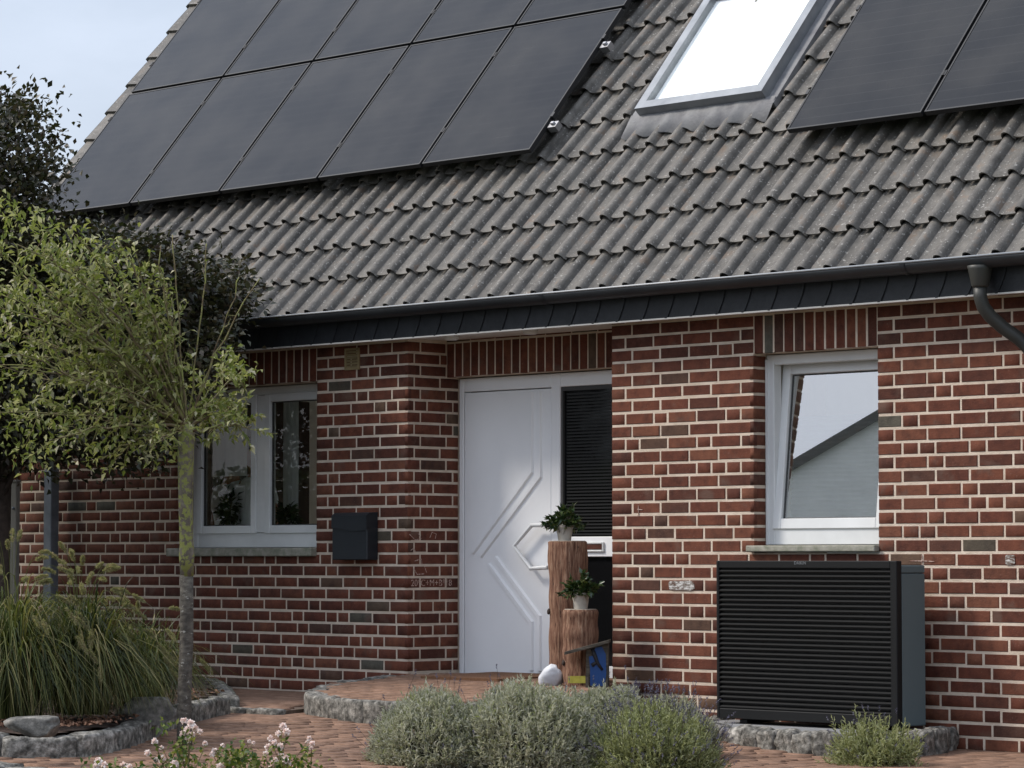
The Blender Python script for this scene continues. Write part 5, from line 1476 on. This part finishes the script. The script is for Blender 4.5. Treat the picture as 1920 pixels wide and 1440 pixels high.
# --- rocks in the bed
c = Zp(66, 1368, .25); o = rock('garden_rock', (.145, .11, .075), M['rock'], 3, None, (c[0]-.05, c[1]+.05, .268), .8, sub=4, amp=.3, flat=.8); tag(o, 'flat-topped grey rock lying on the mulch before the grass', 'rock', 'rocks in the planting bed')
c = Zp(268, 1343, .24); o = rock('garden_rock', (.19, .13, .11), M['rock'], 9, None, (c[0]-.16, c[1]+.16, .27), .7, sub=4, amp=.3, flat=.8); tag(o, 'rounded grey rock half under the grass near the trunk', 'rock', 'rocks in the planting bed')
# --- lavender
def lavender(u, v, wpx, hpx, n, mats, spikes, label, seed, loose=0.0, zf=None):
    c = Gp(u, v); t = empty('lavender_bush', c); tag(t, label, 'lavender', 'lavender bushes along the front')
    Z = (c - CAM) @ FW; rx, rz = wpx/2*Z/F_PX, hpx*Z/F_PX
    rs = np.random.RandomState(seed); P, Dd, Ln = [], [], []; wd = MB(); FP, FD = [], []
    for i in range(n):
        d = rs.normal(0, 1, 3); d[2] = abs(d[2])*.9 + .05; d = unit(d)
        bump = 1 + .13*mnoise.noise(Vector((d[0]*2.2 + seed, d[1]*2.2, d[2]*2.2))) + rs.normal(0, .045 + loose)
        e = np.array([d[0]*rx, d[1]*rx*.85, d[2]*rz])*bump
        root = np.array([d[0]*rx*.45, d[1]*rx*.4, 0.0]); ax = unit(unit(e - root)*.8 + np.array([0, 0, .55]))
        ns = 9
        for k in range(ns):
            s = k/(ns-1); q = e - ax*(.075*(1-s)) 
            P.append(q); Dd.append(unit(ax*(.5 + .6*s) + rs.normal(0, .5, 3))); Ln.append(.038*(1 - .35*s)*rs.uniform(.8, 1.25))
        if i % 9 == 0: wd.tube([root*.3, root*.8 + np.array([0, 0, rz*.25]), e - ax*.06], [.006, .004, .002], 4, False)
        if rs.rand() < spikes:
            L = rs.uniform(.05, .13); d3 = unit(ax + rs.normal(0, .22, 3)); wd.tube([e, e + d3*L*.6, e + d3*L], .0011, 3, False)
            for k in range(10): FP.append(e + d3*(L + .003*k)); FD.append(unit(d3*.6 + rs.normal(0, .7, 3)))
    P, Dd, Ln = np.array(P), np.array(Dd), np.array(Ln)
    leaves('foliage', P, Dd, Ln, Ln*.26, mats, t); wd.build('stems', M['lav_wood'], t)
    if FP: tag(leaves('flower_spikes', np.array(FP), np.array(FD), .011, .006, M['lav_flower'], t), kind='stuff')
    return t
lavender(808, 1434, 250, 134, 2300, M['lav_grey'], .01, 'silvery lavender bush at the left of the row before the doorstep', 41)
lavender(985, 1440, 310, 156, 3000, M['lav_grey'], .01, 'tallest silvery lavender bush in the middle of the row before the doorstep', 42)
lavender(1130, 1428, 280, 130, 2300, M['lav_grey'], .02, 'silvery lavender bush behind the green one, right of the middle', 43)
lavender(1258, 1418, 190, 108, 1500, M['lav_grey'], .07, 'silvery lavender bush with spikes at the right end by the heat pump', 45)
lavender(1222, 1452, 265, 122, 2100, M['lav_green'], .14, 'fresh green lavender bush with dark spikes in front of the silvery ones', 44, loose=.03)
lavender(1640, 1436, 165, 78, 620, M['lav_green'], .05, 'small loose lavender bush before the granite plinth', 46, loose=.13)
# --- roses
def rose(u, zpx, heads, leafspots, label, seed, Z=14.9):
    d = atdepth(u, 1440, Z); gx_ = np.array([d[0], d[1], G(d[0], d[1])]); t = empty('rose_bush', gx_); tag(t, label, 'rose', 'rose bushes in the foreground')
    rs = np.random.RandomState(seed)
    st = MB(); LP_, LD_ = [], []
    for (hu, hv, r, kind) in heads:
        e = atdepth(hu, hv, Z + rs.uniform(-.15, .15)) - gx_
        s0 = np.array([rs.normal(0, .05), rs.normal(0, .05), 0]); mid = (s0 + e)/2 + rs.normal(0, .03, 3)
        C = bez(s0, mid, e, 7); st.tube(C, np.linspace(.004, .0015, 7), 5, False)
        rad = r*Z/F_PX; n = 46
        dd = rs.normal(0, 1, (n, 3)); dd /= np.linalg.norm(dd, axis=1, keepdims=True)
        P = e + dd*rad*.30*rs.uniform(.2, 1, (n, 1)); leaves('flower', P, dd + np.array([0, 0, .25]), rad*.85, rad*.85, M['petal'], t)
        for k in range(3):
            q = C[rs.randint(2, 6)]
            for _ in range(2): LP_.append(q); LD_.append(unit(rs.normal(0, 1, 3)))
    for (lu, lv, n, sp) in leafspots:
        for _ in range(n): LP_.append(atdepth(lu + rs.normal(0, sp), lv + rs.normal(0, sp*.8), Z + rs.uniform(-.15, .15)) - gx_); LD_.append(unit(rs.normal(0, 1, 3) + np.array([0, 0, .3])))
    st.build('stems', M['twig'], t)
    n = len(LP_); leaves('foliage', np.array(LP_), np.array(LD_), rs.uniform(.02, .04, n), rs.uniform(.014, .024, n), M['leaf_rose'], t)
H1 = [(345, 1352, 8, 0), (357, 1357, 9, 0), (365, 1365, 8, 0), (350, 1370, 9, 0), (342, 1376, 7, 0), (375, 1372, 6, 0), (352, 1388, 7, 0), (360, 1378, 7, 0), (277, 1412, 7, 0), (290, 1390, 7, 0), (303, 1423, 8, 0), (293, 1425, 6, 0), (327, 1434, 10, 0), (340, 1430, 9, 0), (385, 1394, 6, 0), (303, 1402, 5, 0)]
L1 = [(300, 1362, 16, 9), (318, 1362, 10, 6), (342, 1400, 45, 13), (335, 1420, 40, 14), (355, 1420, 30, 12), (315, 1440, 40, 14)]
rose(340, 0, H1, L1, 'rose bush with blush-white flower clusters before the lichen trunk', 51)
H2 = [(530, 1362, 8, 0), (537, 1372, 8, 0), (522, 1376, 7, 0), (507, 1385, 7, 0), (515, 1392, 6, 0), (503, 1401, 8, 0), (525, 1400, 8, 0), (498, 1413, 6, 0), (527, 1418, 7, 0), (515, 1428, 9, 0), (536, 1424, 9, 0), (511, 1436, 8, 0), (580, 1385, 6, 0), (585, 1394, 6, 0), (575, 1392, 4, 0), (583, 1402, 5, 0), (540, 1432, 7, 0)]
L2 = [(520, 1440, 60, 16), (545, 1438, 40, 14), (575, 1432, 40, 16), (565, 1442, 40, 16), (505, 1412, 8, 8)]
rose(530, 0, H2, L2, 'rose bush with white flower spires at the middle of the foreground', 52)
H3 = [(417, 1398, 5, 0), (402, 1408, 7, 0), (398, 1414, 6, 0), (412, 1438, 8, 0), (467, 1390, 4, 0), (475, 1393, 4, 0), (185, 1428, 9, 0), (180, 1436, 7, 0), (195, 1434, 7, 0), (232, 1436, 9, 0), (242, 1440, 8, 0)]
L3 = [(430, 1420, 90, 16), (455, 1425, 80, 16), (440, 1438, 120, 22), (478, 1438, 60, 14), (205, 1442, 30, 12), (260, 1443, 40, 16), (165, 1446, 20, 12), (400, 1444, 40, 12)]
rose(435, 0, H3, L3, 'yellowish green rose bush with a few pale buds between the flowering ones', 53)

# ------------------------------------------------------------------ across the street (seen only as reflections)
nb_ = empty('neighbour_house', (-30.5, -22.5, 0)); nb_.rotation_euler = (0, 0, math.atan2(-.71, -.704)); tag(nb_, 'neighbouring house with a pitched roof across the street', 'house')
b = MB(); b.box(-5, 5, -5.5, 5.5, 0, 3.2); b.prism([(-5, -5.5, 3.2), (-5, 5.5, 3.2), (-5, 0, 7.7)], (.05, 0, 0), (9.95, 0, 0)); b.build('wall', M['plaster'], nb_)
b = MB()
for s in (-1, 1): b.prism([(-5.06, s*5.9, 2.87), (5.5, s*5.9, 2.87), (5.5, 0, 7.70), (-5.06, 0, 7.70)], (0, 0, 0), (0, 0, .16))
b.build('roof', M['tile'], nb_)
for y in (-3, 0, 3):
    b = MB(); b.box(-5.03, -5.0, y - .6, y + .6, .9, 2.2); b.build('window', M['black_glass'], nb_)
def hedge(pos, size, n, label, seed):
    t = empty('hedge', pos); tag(t, label, 'hedge', 'hedges across the street'); rs = np.random.RandomState(seed)
    b = MB(); b.box(-size[0]*.93, size[0]*.93, -size[1]*.9, size[1]*.9, 0, size[2]*.92); b.build('core', M['leaf_dark'], t)
    P = rs.uniform(-1, 1, (n, 3)); ax = rs.randint(0, 3, n); P[np.arange(n), ax] = np.sign(P[np.arange(n), ax]); P[:, 2] = (P[:, 2]+1)/2; P[ax == 2, 2] = 1
    P = P*np.array(size) + rs.normal(0, .05, (n, 3))
    leaves('foliage', P, rs.normal(0, 1, (n, 3)), .13, .08, M['leaf_hedge'], t)
hedge((-25.5, -9.5, 0), (4.0, .6, 2.1), 7000, 'clipped green hedge beyond the forecourt on the left', 61)
hedge((-30.5, -4.5, 0), (.6, 4.5, 2.6), 7000, 'tall green hedge at the side of the garden on the left', 62)
